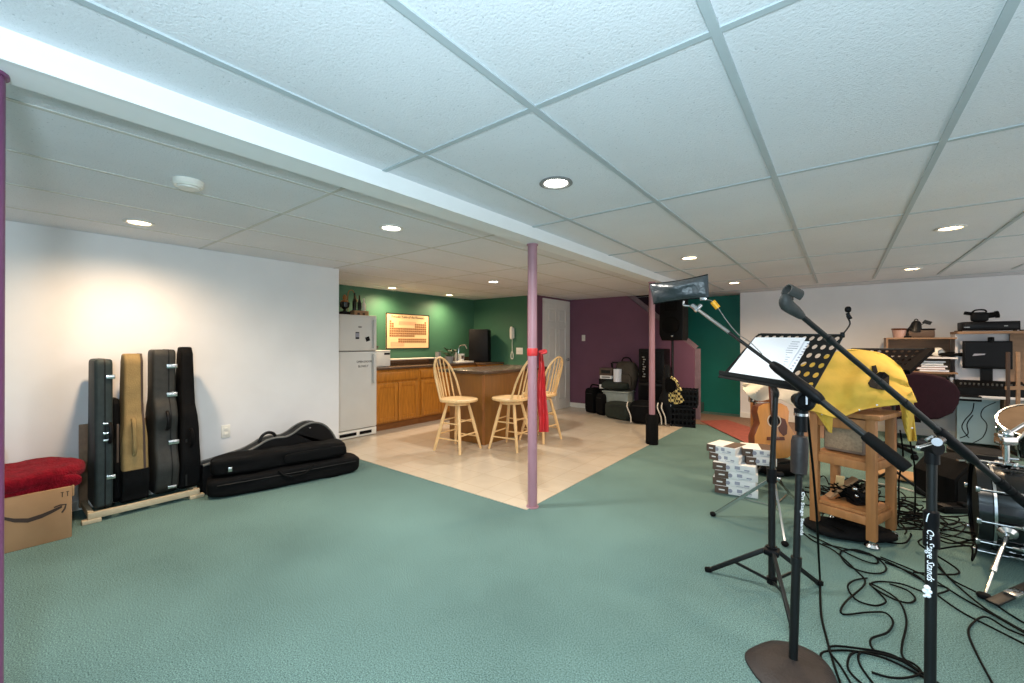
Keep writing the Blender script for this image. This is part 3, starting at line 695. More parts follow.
single('dish_stack', B().lathe([(0, 0), (0.07, 0), (0.075, 0.02), (0.06, 0.025), (0.06, 0.06), (0.045, 0.07), (0, 0.07)], seg=20), WHITEPL, 'white dish between faucet and tall black cabinet on counter', 'dish', (0, 0, 0)).location = (-5.42, 5.75, TOP+0.001)
# tall black box
bb_ = thing('speaker_cabinet', 'tall black box speaker cabinet on the counter corner below the phone wall', 'speaker', (-5.34, 5.83, TOP), 0.52)
part('cabinet', B().box((0, 0, 0.305), (0.36, 0.28, 0.61), 0.012), BLACK, bb_, local=True)
part('front_grille', B().box((0.182, 0, 0.305), (0.008, 0.24, 0.56), 0.003), BLACKCLOTH, bb_, local=True)
# poster
q = [onX(u, v, -5.797) for u, v in ((385.8, 312.5), (429, 315.5), (386, 348.5), (428.5, 348.8))]
py0, py1, pz0, pz1 = q[0].y, (q[1].y+q[3].y)/2, (q[2].z+q[3].z)/2, (q[0].z+q[1].z)/2
PW, PH = py1-py0, pz1-pz0
po = thing('periodic_table_poster', 'framed periodic table poster on the green kitchen wall', 'poster', (-5.797, (py0+py1)/2, pz0))
part('sheet', bx(-5.799, -5.79, py0, py1, pz0, pz1), POSTER, po)
frm = B()
for a, c, d_, e in ((py0, py1, pz0, pz0+0.012), (py0, py1, pz1-0.012, pz1), (py0, py0+0.012, pz0, pz1), (py1-0.012, py1, pz0, pz1)): frm.box((-5.79, (a+c)/2, (d_+e)/2), (0.016, c-a, e-d_), 0.003)
part('frame', frm, BLACKPLASTIC, po)
tt = B().text('Periodic Table of the Elements', (-5.788, (py0+py1)/2, pz1-0.075), (0, 1, 0), (0, 0, 1), 0.056, align='CENTER')
part('title', tt, BLACKPLASTIC, po, smooth=False)
cells = B(); pink = B()
cw = PW*0.86/18; ch = PH*0.6/9
for r_ in range(9):
    for c_ in range(18):
        ok = (r_ == 0 and c_ in (0, 17)) or (r_ in (1, 2) and (c_ < 2 or c_ > 11)) or (3 <= r_ <= 5) or (r_ == 6 and c_ < 12) or (r_ >= 7 and 3 < c_ < 18)
        if not ok: continue
        y = py0+PW*0.07+cw*(c_+0.5); z = pz1-PH*0.20-ch*(r_+0.5)-(0.02 if r_ >= 7 else 0)
        (pink if (2 <= c_ < 12 and r_ in (3, 4)) and False else cells).box((-5.7885, y, z), (0.003, cw*0.8, ch*0.78))
part('element_cells', cells, POSTERCELL, po, smooth=False)
pink.box((-5.7887, (py0+py1)/2-0.02, pz1-PH*0.27), (0.002, PW*0.40, PH*0.10))
pink.box((-5.7887, py0+PW*0.25, pz0+PH*0.13), (0.002, PW*0.3, PH*0.13))
part('legend', pink, POSTERPINK, po, smooth=False)
# wall phone
pp = onY(513, 333, 6.148)
wp = thing('wall_phone', 'white wall telephone with curly cord on the green wall', 'telephone', (pp.x, 6.15, pp.z-0.14))
part('cradle', B().box((pp.x, 6.135, pp.z), (0.075, 0.03, 0.2), 0.012), WHITEPL, wp)
part('handset', B().blob((pp.x, 6.1, pp.z), (0.065, 0.045, 0.235), p=4), WHITEPL, wp)
cdp = [Vector((pp.x+0.006*math.cos(k*1.9), 6.125+0.006*math.sin(k*1.9), pp.z-0.1-0.0062*k)) for k in range(40)]
part('curly_cord', B().tube(cdp, 0.004, 5, 2).tube([V(pp.x, 6.12, pp.z-0.34), V(pp.x-0.025, 6.12, pp.z-0.40), V(pp.x-0.02, 6.12, pp.z-0.47), V(pp.x+0.02, 6.12, pp.z-0.47), V(pp.x+0.025, 6.12, pp.z-0.40)], 0.008, 6, 4, True), WHITEPL, wp)
def switch(name, label, p, axis, n=1):
    t = thing(name, label, 'light switch', p)
    ex, ey = ((0.075*n, 0.008) if axis == 'y' else (0.008, 0.075*n))
    part('cover_plate', B().box((0, 0, 0), (ex, ey, 0.12), 0.003), WHITEPL, t, local=True)
    for k in range(n):
        part('toggle', B().box(((k-(n-1)/2)*0.045, -0.008, 0) if axis == 'y' else (0.008, 0, 0), (0.012, 0.012, 0.028), 0.003), TRIM, t, local=True)
q = onY(519.5, 351, 6.146); switch('light_switch', 'double light switch plate right of the wall phone', (q.x, 6.146, q.z), 'y', 2)
q = onY(583.5, 338, 7.346); switch('light_switch', 'single light switch on the purple wall', (q.x, 7.346, q.z), 'y', 1)

# island
isl = thing('kitchen_island', 'brown panelled kitchen island with dark countertop behind the bar stools', 'island', (-3.8, 4.6, 0.004))
part('base', bx(-4.12, -3.5, 3.9, 5.3, 0.005, CT, 0.003), ISLAND, isl)
part('corner_trim', bx(-3.505, -3.493, 3.893, 3.905, 0.005, CT).box((-3.51, 3.896, 0.44), (0.03, 0.01, 0.87)), BRASS, isl)
tp = [(-4.3, 3.85), (-3.56, 3.85), (-3.47, 3.88), (-3.44, 3.96), (-3.44, 5.2), (-3.5, 5.32), (-3.6, 5.36), (-4.3, 5.36)]
part('countertop', B().prism(tp, (0, 0, CT+0.02), (1, 0, 0), (0, 1, 0), 0.038, 0.008, 2), COUNTER, isl)

# bar stools (built once at the origin facing +X)
def make_stool():
    t = thing('bar_stool', 'x', 'bar stool', (0, 0, 0), 0, 'pale wooden bar stools by the island')
    SH = 0.62
    st_ = bmesh.new()
    seat = B()
    outl = []
    for k in range(36):
        a = 2*PI*k/36; rx = 0.235 if math.cos(a) > 0 else 0.195
        outl.append((rx*math.cos(a), 0.215*math.sin(a)))
    seat.prism(outl, (0, 0, SH-0.017), (1, 0, 0), (0, 1, 0), 0.036, 0.014, 3)
    part('seat', seat, BEECH, t, local=True)
    part('swivel_plate', B().lathe([(0, 0), (0.13, 0), (0.135, 0.015), (0.13, 0.03), (0, 0.03)], o=(0, 0, SH-0.078), seg=28).cyl((0, 0, SH-0.05), (0, 0, SH-0.034), 0.1), BEECH, t, local=True)
    feet = []
    for sx, sy in ((1, 1), (1, -1), (-1, -1), (-1, 1)):
        p0 = V(0.085*sx, 0.085*sy, SH-0.07); p1 = V(0.185*sx, 0.185*sy, 0.0)
        pts = [p0.lerp(p1, k/6) for k in range(7)]
        part('leg', B().tube(pts, [0.014, 0.018, 0.02, 0.019, 0.018, 0.016, 0.013], 10, 2), BEECH, t, local=True)
        feet.append((p0, p1))
    def atz(k, z): p0, p1 = feet[k]; return p0.lerp(p1, (p0.z-z)/(p0.z-p1.z))
    for k in range(4):
        z = 0.20 if k % 2 == 0 else 0.15
        part('stretcher', B().cyl(atz(k, z), atz((k+1) % 4, z), 0.0095, seg=10), BEECH, t, local=True)
        z = 0.36 if k % 2 == 0 else 0.33
        part('stretcher', B().cyl(atz(k, z), atz((k+1) % 4, z), 0.0085, seg=10), BEECH, t, local=True)
    bow = []
    for k in range(17):
        a = PI*k/16; y = -0.175*math.cos(a); zz = math.sin(a)**0.62*0.49
        wd = 1.0+0.0*zz
        bow.append(V(-0.10-0.06*math.sin(a)-0.15*zz/0.49*0.8, y*wd, SH-0.005+zz))
    part('back_bow', B().tube(bow, 0.0125, 10, 3), BEECH, t, local=True)
    for k in range(5):
        y0_ = -0.10+0.05*k; y1_ = y0_*1.15
        a = math.acos(max(-1, min(1, -y1_/0.175))); zz = math.sin(a)**0.62*0.49
        p0 = V(-0.165+0.35*y0_*y0_*8, y0_, SH-0.005); p1 = V(-0.10-0.06*math.sin(a)-0.15*zz/0.49*0.8, y1_, SH-0.005+zz)
        part('spindle', B().tube([p0.lerp(p1, j/5) for j in range(6)], [0.006, 0.009, 0.010, 0.008, 0.007, 0.006], 8, 2), BEECH, t, local=True)
    return t
stool = make_stool()
SPOTS = [((-3.62, 3.56), 0.10, 'pale wooden bar stool left of the red tape post, back towards the fridge'),
         ((-3.17, 4.03), PI+0.12, 'pale wooden bar stool partly hidden behind the red tape post'),
         ((-3.13, 4.6), PI-0.05, 'pale wooden bar stool right of the red tape post, nearest the white door')]
for i, (xy, a, lab) in enumerate(SPOTS):
    o = stool if i == 0 else copy_tree(stool)
    o.location = (xy[0], xy[1], 0.004); o.scale = (1.06, 1.06, 0.99); o.rotation_euler = (0, 0, a); o['label'] = lab

# ================================================================== GEAR PILE BY THE PURPLE WALL
def bag(name, label, cat, u0, u1, v1, vtop, x_depth, m, nz=0.015, p=5, handle=True, ang=0.0, D=None):
    """soft case whose near bottom edge runs between two measured floor points"""
    a = onZ(u0, v1[0]); c = onZ(u1, v1[1]); d = c-a; L = d.length; an = math.atan2(d.y, d.x); n = V(-math.sin(an), math.cos(an), 0)
    mid = (a+c)/2; Dm = (mid-EYE).dot(_F); hgt = EYE.z-(vtop-343)/F*Dm
    ctr = mid+n*x_depth/2
    t = thing(name, label, cat, (ctr.x, ctr.y, 0.004), an)
    part('body', B().blob((0, 0, hgt/2), (L, x_depth, hgt), p=p, seg=36, noise=nz, ns=5), m, t, local=True)
    if handle: part('handle', B().tube([(-0.1, 0, hgt-0.01), (-0.07, 0, hgt+0.05), (0.07, 0, hgt+0.05), (0.1, 0, hgt-0.01)], 0.014, 8), RUBBER, t, local=True)
    part('zip', B().tube([(-L/2+0.05, -x_depth/2-0.002, hgt*0.8), (0, -x_depth/2-0.006, hgt*0.8), (L/2-0.05, -x_depth/2-0.002, hgt*0.8)], 0.005, 5), BLACKMETAL, t, local=True)
    return t, hgt, n, an
bag('suitcase', 'black upright suitcase at the left end of the gear pile', 'suitcase', 584, 594, (412.5, 414), 389, 0.38, BLACKCLOTH, 0.008, 8)
bag('equipment_bag', 'dark bag between the black suitcase and the dark green case', 'bag', 594.5, 603, (415, 416.5), 394, 0.36, BLACKCLOTH, 0.015, 6)
bag('suitcase', 'dark green soft suitcase lying in front of the grey bin', 'suitcase', 604, 629, (418, 422), 403, 0.3, GREENSUIT, 0.012, 7, False)
t, hg, n, an = bag('duffel_bag', 'black duffel bag with white straps behind the sleeved post', 'duffel bag', 629, 663, (424.5, 426.5), 402, 0.3, BLACKCLOTH, 0.02, 4, False)
for x in (-0.25, 0.2, 0.26):
    part('strap', B().tube([(x-0.02, -0.10, hg*0.95), (x-0.03, -0.158, hg*0.75), (x+0.02, -0.165, hg*0.4), (x+0.03, -0.15, hg*0.08)], 0.009, 6), WHITECORD, t, 'white webbing strap', local=True)
# storage bin
def crate(name, label, cat, c, d, m, rz=0.0, lid=None, extra=None):
    t = thing(name, label, cat, c, rz)
    part('body', B().box((0, 0, d[2]/2), d, 0.015), m, t, local=True)
    if lid: part('lid', B().box((0, 0, d[2]+0.014), (d[0]+0.03, d[1]+0.03, 0.026), 0.01), lid, t, local=True)
    return t
crate('storage_bin', 'frosted grey plastic storage bin behind the green suitcase', 'storage bin', (-3.08, 6.96, 0.004), (0.46, 0.3, 0.41), BINPL, 0.0, BINPL)
single('folded_jacket', B().blob((-3.13, 6.97, 0.53), (0.5, 0.34, 0.16), p=3, seg=28, noise=0.04, ns=7), GREENSUIT, 'dark folded jacket heaped on the grey storage bin', 'jacket', (-3.15, 6.97, 0.45))
pt_ = thing('paper_towel_roll', 'white paper towel roll standing on the dark jacket', 'paper towel', (onY(617.5, 380, 6.93).x, 6.93, 0.60))
part('roll', B().lathe([(0.02, 0), (0.07, 0), (0.07, 0.22), (0.02, 0.22), (0.02, 0)], seg=24), PAPER, pt_, local=True)
bag_b = thing('backpack', 'grey brown backpack leaning against the tall black amplifier', 'backpack', (-2.99, 7.1, 0.43))
part('body', B().blob((0, 0, 0.26), (0.38, 0.26, 0.52), p=3.2, seg=28, noise=0.03, ns=5), mat('olive_nylon', (66, 58, 48), 0.85, var=0.2, scale=15, bump=0.3), bag_b, local=True)
part('pocket', B().blob((0, -0.13, 0.18), (0.28, 0.08, 0.26), p=4, seg=20), MATS['olive_nylon'], bag_b, local=True)
part('strap', B().tube([(-0.1, 0, 0.5), (-0.05, -0.02, 0.58), (0.05, -0.02, 0.58), (0.1, 0, 0.5)], 0.012, 6), RUBBER, bag_b, local=True)
fold = thing('folding_cart', 'black folding hand cart with a bar handle behind the paper towel', 'hand cart', (-3.42, 7.2, 0.004))
q0 = onY(611.5, 371, 7.2); q1 = onY(622, 371, 7.2); qz = onY(617, 364, 7.2).z
part('frame', B().cyl((q0.x+0.02, 7.2, 0.02), (q0.x+0.02, 7.2, qz), 0.013).cyl((q1.x-0.02, 7.2, 0.02), (q1.x-0.02, 7.2, qz), 0.013).box(((q0.x+q1.x)/2, 7.14, 0.02), (0.3, 0.16, 0.02)), BLACKMETAL, fold)
part('handle', B().box(((q0.x+q1.x)/2, 7.2, qz-0.1), (abs(q1.x-q0.x)-0.02, 0.03, 0.03), 0.008).bar((q0.x, 7.2, qz+0.02), (q0.x+0.02, 7.2, qz-0.1), 0.025, 0.025).bar((q1.x, 7.2, qz+0.02), (q1.x-0.02, 7.2, qz-0.1), 0.025, 0.025), BLACKPLASTIC, fold)
for zz in (0.62, 0.92): part('rung', B().box(((q0.x+q1.x)/2, 7.2, zz), (abs(q1.x-q0.x)-0.03, 0.012, 0.03)), BLACKMETAL, fold)
# boxes on the dark bag
q = onZ(599, 416)
for (dz, hh, w, m_, lab) in ((0.462, 0.075, 0.24, BOXWHITE, 'white flat carton lowest on the dark bag'), (0.538, 0.10, 0.26, BLACKPLASTIC, 'black box stacked on the white flat carton'), (0.639, 0.06, 0.22, BOXWHITE, 'upper pale carton in the stack on the dark bag'), (0.70, 0.13, 0.24, BROWNBOX, 'dark brown carton topping the stack on the dark bag')):
    t = thing('carton', lab, 'box', (onY(606.5, 385, 6.95).x, 7.0, dz), 0.08, 'small cartons on the dark bag')
    part('box', B().box((0, 0, hh/2), (w, 0.2, hh), 0.006), m_, t, local=True)
    part('label_panel', B().box((0, -0.101, hh/2), (w*0.7, 0.003, hh*0.45)), GREYPL if m_ is BOXWHITE else BLACKMETAL, t, local=True)
crate('equipment_case', 'low black case under the small cartons', 'case', (onY(606.5, 385, 6.95).x-0.03, 7.08, 0.004), (0.2, 0.24, 0.44), BLACKCLOTH, 0.0)
# amplifier stack
ax0, ax1 = onY(638.5, 349, 6.98).x, onY(664, 349, 6.98).x; azt = onY(651, 349, 6.98).z; azm = onY(651, 383, 6.98).z
acx = (ax0+ax1)/2; aw = ax1-ax0
am = thing('speaker_cabinet', 'lower black amplifier cabinet behind the sleeved post', 'speaker', (acx, 7.14, 0.004))
part('cabinet', B().box((0, 0, azm/2), (aw+0.02, 0.32, azm-0.006), 0.015), BLACK, am, local=True)
part('grille', B().box((0, -0.162, azm/2), (aw-0.06, 0.01, azm-0.1), 0.003), BLACKCLOTH, am, local=True)
am = thing('amplifier_rack', 'upper black amplifier with lit faceplate on the black cabinet', 'amplifier', (acx, 7.14, azm+0.004))
part('cabinet', B().box((0, 0, (azt-azm)/2), (aw, 0.32, azt-azm-0.004), 0.015), BLACK, am, local=True)
part('grille', B().box((0, -0.162, (azt-azm)/2), (aw-0.08, 0.01, azt-azm-0.1), 0.003), BLACKPLASTIC, am, local=True)
lg = B()
for k in range(9): lg.box((-aw*0.28+0.012*math.sin(k*2.1), -0.169, 0.10+k*(azt-azm-0.2)/9), (0.035+0.015*math.cos(k*1.7), 0.006, 0.02), 0.003)
part('control_strip', lg, STEEL, am, 'grey controls', local=True)
# PA speaker on pole
sy = 6.9
sx0, sx1 = onY(661, 320, sy).x, onY(687, 320, sy).x; sz0 = onY(674, 340.5, sy).z; sz1 = onY(674, 297, sy).z
scx = (sx0+sx1)/2
ps = thing('speaker_stand', 'black pole stand carrying the raised loudspeaker', 'speaker stand', (scx-0.02, sy, 0.0))
part('pole', B().cyl((0, 0, 0.1), (0, 0, sz0+0.02), 0.019).cyl((0, 0, 0.62), (0, 0, 0.72), 0.032), BLACKMETAL, ps, local=True)
for k in range(3):
    a = k*2*PI/3+0.5
    part('leg', B().cyl((0.03*math.cos(a), 0.03*math.sin(a), 0.66), (0.2*math.cos(a), 0.2*math.sin(a), 0.015), 0.012), BLACKMETAL, ps, local=True)
pa_ = thing('loudspeaker', 'black loudspeaker raised on a pole beside the teal wall', 'speaker', (scx, sy, sz0))
ww = (sx1-sx0)*0.92; hh = sz1-sz0
ol = [(-ww/2+0.04, 0), (ww/2-0.02, 0), (ww/2, 0.05), (ww/2, hh), (-ww/2+0.02, hh), (-ww/2, hh*0.45), (-ww/2, 0.1)]
part('cabinet', B().prism(ol, (0, 0, 0), (1, 0, 0), (0, 0, 1), 0.3, 0.02, 2), BLACKPLASTIC, pa_, local=True)
part('woofer', B().lathe([(0, 0.02), (0.06, 0.015), (0.125, 0.0), (0.14, 0.006), (0.14, -0.01)], o=(0, -0.153, hh*0.34), axis=(0, -1, 0), seg=28), RUBBER, pa_, local=True)
part('horn', B().box((0, -0.152, hh*0.78), (0.2, 0.012, 0.16), 0.01).box((0, -0.158, hh*0.78), (0.12, 0.01, 0.09), 0.01), RUBBER, pa_, local=True)
part('badge', B().sph((0.02, -0.156, 0.07), 0.018, (1, 0.3, 0.8), 12), CHROME, pa_, 'round silver badge', local=True)
# guitar-shaped dark case, crates, checkered bag
gcs = thing('mandolin_case', 'slim dark instrument case leaning beside the black crates', 'instrument case', (-2.13, 6.72, 0.0))
part('shell', B().prism(case_outline([(0, .08), (.06, .13), (.25, .15), (.42, .10), (.55, .06), (.95, .05), (1, .03)], 0.92), (-2.2, 6.74, 0.01), (1, 0, 0), (0.0, 0.12, 0.99), 0.1, 0.02, 2), BLACK, gcs)
part('latch', B().box((-2.1, 6.69, 0.3), (0.02, 0.02, 0.03), 0.003), CHROME, gcs)
def milk_crate(c, d, label, rz):
    t = thing('plastic_crate', label, 'crate', c, rz, 'black lattice crates')
    part('bottom', B().box((0, 0, 0.01), (d[0], d[1], 0.02)), BLACKPLASTIC, t, local=True)
    lt = B()
    for s in (-1, 1):
        for k in range(7):
            x = -d[0]/2+d[0]*k/6; lt.box((x, s*d[1]/2, d[2]/2), (0.018, 0.012, d[2]))
            y = -d[1]/2+d[1]*k/6; lt.box((s*d[0]/2, y, d[2]/2), (0.012, 0.018, d[2]))
        for z in (0.02, d[2]*0.35, d[2]*0.65, d[2]-0.02):
            lt.box((0, s*d[1]/2, z), (d[0], 0.014, 0.03)); lt.box((s*d[0]/2, 0, z), (0.014, d[1], 0.03))
    part('lattice_sides', lt, BLACKPLASTIC, t, local=True)
    part('contents', B().blob((0, 0, d[2]*0.5), (d[0]*0.92, d[1]*0.92, d[2]*0.9), p=6, seg=20, noise=0.02, ns=9), BLACKCLOTH, t, local=True)
    return t
milk_crate((-1.94, 6.78, 0.004), (0.34, 0.34, 0.29), 'lower black lattice crate beside the stair wall corner', 0.25)
milk_crate((-1.90, 6.80, 0.298), (0.32, 0.32, 0.27), 'upper black lattice crate beside the stair wall corner', 0.2)
ckb = thing('checkered_bag', 'black and yellow checkered cloth bag on the instrument case by the crates', 'bag', (-2.1, 6.58, 0.3))
p0 = onY(675, 398, 6.57)
def ck(i, j):
    u = 668.5+16*i*(0.55+0.45*j); v = 392+9*j+3*math.sin(i*3)-5*i*(1-j); return onY(u, v, 6.57+0.04*math.sin(i*5))
part('cloth', B().sheet(ck, 10, 8, 0.012), CHECK, ckb)
part('strap', B().tube([onY(u, v, 6.6) for u, v in ((671, 377), (676, 381), (679, 387), (681, 391))], 0.022, 8), CHECK, ckb)
part('pouch', B().blob(onY(670.5, 385, 6.63), (0.16, 0.1, 0.26), p=3, seg=20), BLACKCLOTH, ckb)

# brown floor patch and red rug
rp_ = [onZ(u, v) for u, v in ((700, 421.5), (727, 420.5), (800, 444), (775, 458))]
single('brown_floor_patch', bx(-2.0, 0.25, 7.0, 8.08, 0.0, 0.006), BROWNPATCH, 'flat brown floor patch in front of the stairs and white back wall', 'rug', (-1, 7.5, 0))  # thin brown slab laid over part of the carpet
single('red_rug', B().quad([p+V(0, 0, 0.01) for p in rp_], 0.006), RUG, 'faded red rug on the floor near the stairs', 'rug', (-1.2, 6.8, 0))

# ================================================================== FRONT RIGHT: stands
def knob(b_, c, axis, r=0.022, l=0.02): b_.cyl(Vector(c)-Vector(axis)*l/2, Vector(c)+Vector(axis)*l/2, r, seg=14); return b_
# ---- orchestral music stand
MS = V(-0.285, 2.535, 0)
ms = thing('music_stand', 'black perforated music stand with white sheets, tripod base on carpet', 'music stand', MS)
hub = V(MS.x, MS.y, 0.205)
DM = (MS-EYE).dot(_F)
ptop = at(776, 391, DM)
part('pole', B().cyl(V(MS.x, MS.y, 0.045), V(MS.x, MS.y, 0.62), 0.0165).cyl(V(MS.x, MS.y, 0.6), V(ptop.x, ptop.y, ptop.z), 0.0125), BLACKMETAL, ms)
part('collar', B().cyl(V(MS.x, MS.y, 0.56), V(MS.x, MS.y, 0.63), 0.023).cyl(V(MS.x, MS.y, 0.6)+_R*0.02, V(MS.x, MS.y, 0.6)+_R*0.055, 0.014), BLACKPLASTIC, ms)
part('hub', B().cyl(hub-V(0, 0, 0.02), hub+V(0, 0, 0.025), 0.026).box(hub, (0.07, 0.07, 0.03), 0.008), BLACKPLASTIC, ms)
part('lower_collar', B().cyl(V(MS.x, MS.y, 0.04), V(MS.x, MS.y, 0.07), 0.024), BLACKPLASTIC, ms)
for (u, v) in ((705, 569), (822, 583), (794, 632)):
    f_ = onZ(u, v, 0.012); d = (V(f_.x, f_.y, 0)-MS).normalized()
    l_ = part('leg', B().bar(hub+d*0.03, f_-d*0.02, 0.016, 0.022, 0.003), BLACKMETAL, ms)
    part('foot_cap', B().bar(f_-d*0.035+V(0, 0, 0.006), f_, 0.024, 0.024, 0.005), RUBBER, l_)
    mid = hub.lerp(f_, 0.55)
    part('brace', B().bar(V(MS.x, MS.y, 0.055)+d*0.02, mid, 0.006, 0.014), BLACKMETAL, ms)
TL, TR, BL, BR = at(758.5, 334, 2.52), at(843.5, 335, 2.27), at(722, 376, 2.42), at(812, 391, 2.06)
def desk(s, t): return TL*(1-s)*t+TR*s*t+BL*(1-s)*(1-t)+BR*s*(1-t)
nrm = (BR-BL).cross(TL-BL).normalized()
if nrm.dot(EYE-BL) < 0: nrm = -nrm
pb_ = B(); t_ = bmesh.new()
NX, NY = 11, 6
for i in range(NX):
    for j in range(NY):
        edge = i in (0,) or False
        c0, c1, r0, r1 = i/NX, (i+1)/NX, j/NY, (j+1)/NY
        K = 12; outer = []; inner = []
        for k in range(K):
            a = 2*PI*k/K+PI/4; ca, sa = math.cos(a), math.sin(a); m_ = max(abs(ca), abs(sa))
            outer.append(t_.verts.new(desk((c0+c1)/2+ca/m_*(c1-c0)/2, (r0+r1)/2+sa/m_*(r1-r0)/2)))
            inner.append(t_.verts.new(desk((c0+c1)/2+ca*(c1-c0)*0.29, (r0+r1)/2+sa*(r1-r0)*0.29)))
        for k in range(K): t_.faces.new((outer[k], outer[(k+1) % K], inner[(k+1) % K], inner[k]))
bmesh.ops.remove_doubles(t_, verts=t_.verts[:], dist=1e-5)
bmesh.ops.recalc_face_normals(t_, faces=t_.faces[:]); bmesh.ops.solidify(t_, geom=t_.faces[:], thickness=0.003)
pb_.add(t_)
e1 = (TR-TL).normalized()
plate = part('desk_plate', pb_, BLACKMETAL, ms, smooth=False)
part('rolled_edge', B().tube([desk(0, 0), desk(0, 0.94), desk(0.03, 1.0), desk(0.97, 1.0), desk(1, 0.94), desk(1, 0)], 0.005, 6, 1), BLACKMETAL, plate)
tr1, tr2 = desk(-0.02, 0.0), desk(1.0, 0.0)
part('tray_lip', B().bar(tr1+nrm*0.028, tr2+nrm*0.028, 0.006, 0.022, up=(0, 0, 1)).bar(tr1+nrm*0.012, tr2+nrm*0.012, 0.05, 0.005, up=nrm), BLACKMETAL, plate)
mp_ = desk(0.5, 0.12)-nrm*0.02
part('tilt_bracket', B().tube([ptop-V(0, 0, 0.03), ptop, mp_-nrm*0.01, desk(0.5, 0.25)-nrm*0.008], 0.013, 8), BLACKMETAL, ms)
for nm, lab, cs in (('sheet_music', 'white lyric sheet in front on the perforated music stand', ((0.06, 0.03), (0.66, 0.03), (0.63, 0.9), (0.02, 0.88))), ('sheet_music', 'white sheet peeking out behind the front page on music stand', ((0.10, 0.04), (0.735, 0.04), (0.69, 0.84), (0.05, 0.86)))):
    off = 0.012 if 'front on' in lab else 0.007
    o = thing(nm, lab, 'sheet of paper', desk(0.3, 0.1), 0, 'sheets on the music stand')
    part('page', B().quad([desk(*c)+nrm*off for c in cs], 0.0012), PAPER, o)
    pr_ = B()
    if off > 0.01:
        for k in range(15):
            tt_ = 0.80-0.045*k; w_ = random.uniform(0.05, 0.12)
            pr_.quad([desk(0.50, tt_)+nrm*(off+.0012), desk(0.50+w_, tt_)+nrm*(off+.0012), desk(0.50+w_, tt_+0.01)+nrm*(off+.0012), desk(0.50, tt_+0.01)+nrm*(off+.0012)], 0.0006)
    else:
        for k in range(12):
            tt_ = 0.78-0.055*k; pr_.quad([desk(0.675, tt_)+nrm*(off+.0012), desk(0.70, tt_)+nrm*(off+.0012), desk(0.70, tt_+0.02)+nrm*(off+.0012), desk(0.675, tt_+0.02)+nrm*(off+.0012)], 0.0006)
    part('printed_lines', pr_, PAPERINK, o, smooth=False)
# clip gooseneck on top of the desk
gc = thing('clip_microphone', 'tiny black gooseneck clip microphone at the top edge of the music stand', 'microphone', desk(0.99, 1))
part('clip', B().box(desk(0.99, 1.0), (0.02, 0.03, 0.03), 0.004), BLACKPLASTIC, gc)
part('gooseneck', B().tube([desk(0.99, 1.02), at(850, 324, 2.29), at(847, 316, 2.29), at(849.5, 313, 2.29)], 0.004, 6), BLACKMETAL, gc)
part('head', B().blob(at(848, 309.5, 2.29), (0.03, 0.03, 0.034), p=2.5, seg=14).bar(at(847, 313, 2.29), at(851, 319, 2.28), 0.016, 0.016, 0.004), BLACKPLASTIC, gc)

# ---- microphone stand with cast base
D1 = 1.68
M1 = onZ(793, 661, 0.03); M1 = V(M1.x, M1.y, 0)
piv = at(801, 400, D1)
mst = thing('microphone_stand', 'black boom stand with a heavy cast dome base, nearest the music stand', 'microphone stand', M1)
# D-shaped cast base
corners = [onZ(u, v) for u, v in ((745, 655), (762, 645), (778, 643), (800, 648), (822, 660), (836, 680), (838, 705), (800, 715), (768, 690), (752, 672))]
cb = []
for k in range(10):
    a, b0, c, d0 = [corners[(k+q_) % 10] for q_ in (-1, 0, 1, 2)]
    for q_ in range(5):
        t = q_/5; p = 0.5*((2*b0)+(c-a)*t+(2*a-5*b0+4*c-d0)*t*t+(3*b0-a-3*c+d0)*t**3); cb.append((p.x-M1.x, p.y-M1.y))
bs_ = B(); t_ = bmesh.new(); rings = []
for sc_, z in ((1.0, 0.0), (1.0, 0.008), (0.93, 0.018), (0.6, 0.03), (0.2, 0.036), (0.06, 0.042)):
    rings.append([t_.verts.new((x*sc_, y*sc_, z)) for x, y in cb])
for a, c in zip(rings, rings[1:]):
    for k in range(len(cb)): t_.faces.new((a[k], a[(k+1) % len(cb)], c[(k+1) % len(cb)], c[k]))
t_.faces.new(rings[-1]); t_.faces.new(rings[0][::-1])
bmesh.ops.recalc_face_normals(t_, faces=t_.faces[:])
bs_.add(t_, Matrix.Translation(M1))
part('cast_base', bs_, BASEIRON, mst)
jn = M1.lerp(piv, 0.40); gb = M1.lerp(piv, 0.72)
part('lower_tube', B().cyl(M1+V(0, 0, 0.02), jn, 0.0155).cyl(jn-V(0, 0, 0.02), jn+V(0, 0, 0.012), 0.019), BLACKMETAL, mst)
part('upper_tube', B().cyl(jn, piv-V(0, 0, 0.03), 0.0125), BLACKMETAL, mst)
part('grip_clutch', B().lathe([(0.016, 0), (0.028, 0.006), (0.03, 0.06), (0.03, 0.13), (0.025, 0.15), (0.014, 0.155)], o=gb-V(0, 0, 0.0), axis=(piv-gb), seg=20), BASEIRON, mst)
part('neck_collar', B().cyl(piv-V(0, 0, 0.125), piv-V(0, 0, 0.035), 0.021).cyl(piv-V(0, 0, 0.05), piv-V(0, 0, 0.035), 0.024), BLACKPLASTIC, mst)
ja = -_F*0.8+_R*-0.1
ja.normalize()
part('pivot_knob', B().lathe([(0, 0), (0.036, 0), (0.04, 0.008), (0.04, 0.02), (0.032, 0.026), (0.022, 0.018), (0, 0.02)], o=piv+ja*0.012, axis=ja, seg=24).cyl(piv-ja*0.03, piv+ja*0.02, 0.024), BLACKPLASTIC, mst)
part('pivot_bolt', B().bar(piv+ja*0.04+V(0, 0, -0.012), piv+ja*0.04+V(0, 0, 0.02), 0.006, 0.006).cyl(piv-V(0, 0, 0.062), piv-V(0, 0, 0.052), 0.025), CHROME, mst)
bL = at(697, 309, 2.05); bP = at(804, 387.5, D1-0.03); bR = at(908, 469, 1.40)
tb = bP.lerp(bL, 0.12); ta = bP.lerp(bR, 0.14)
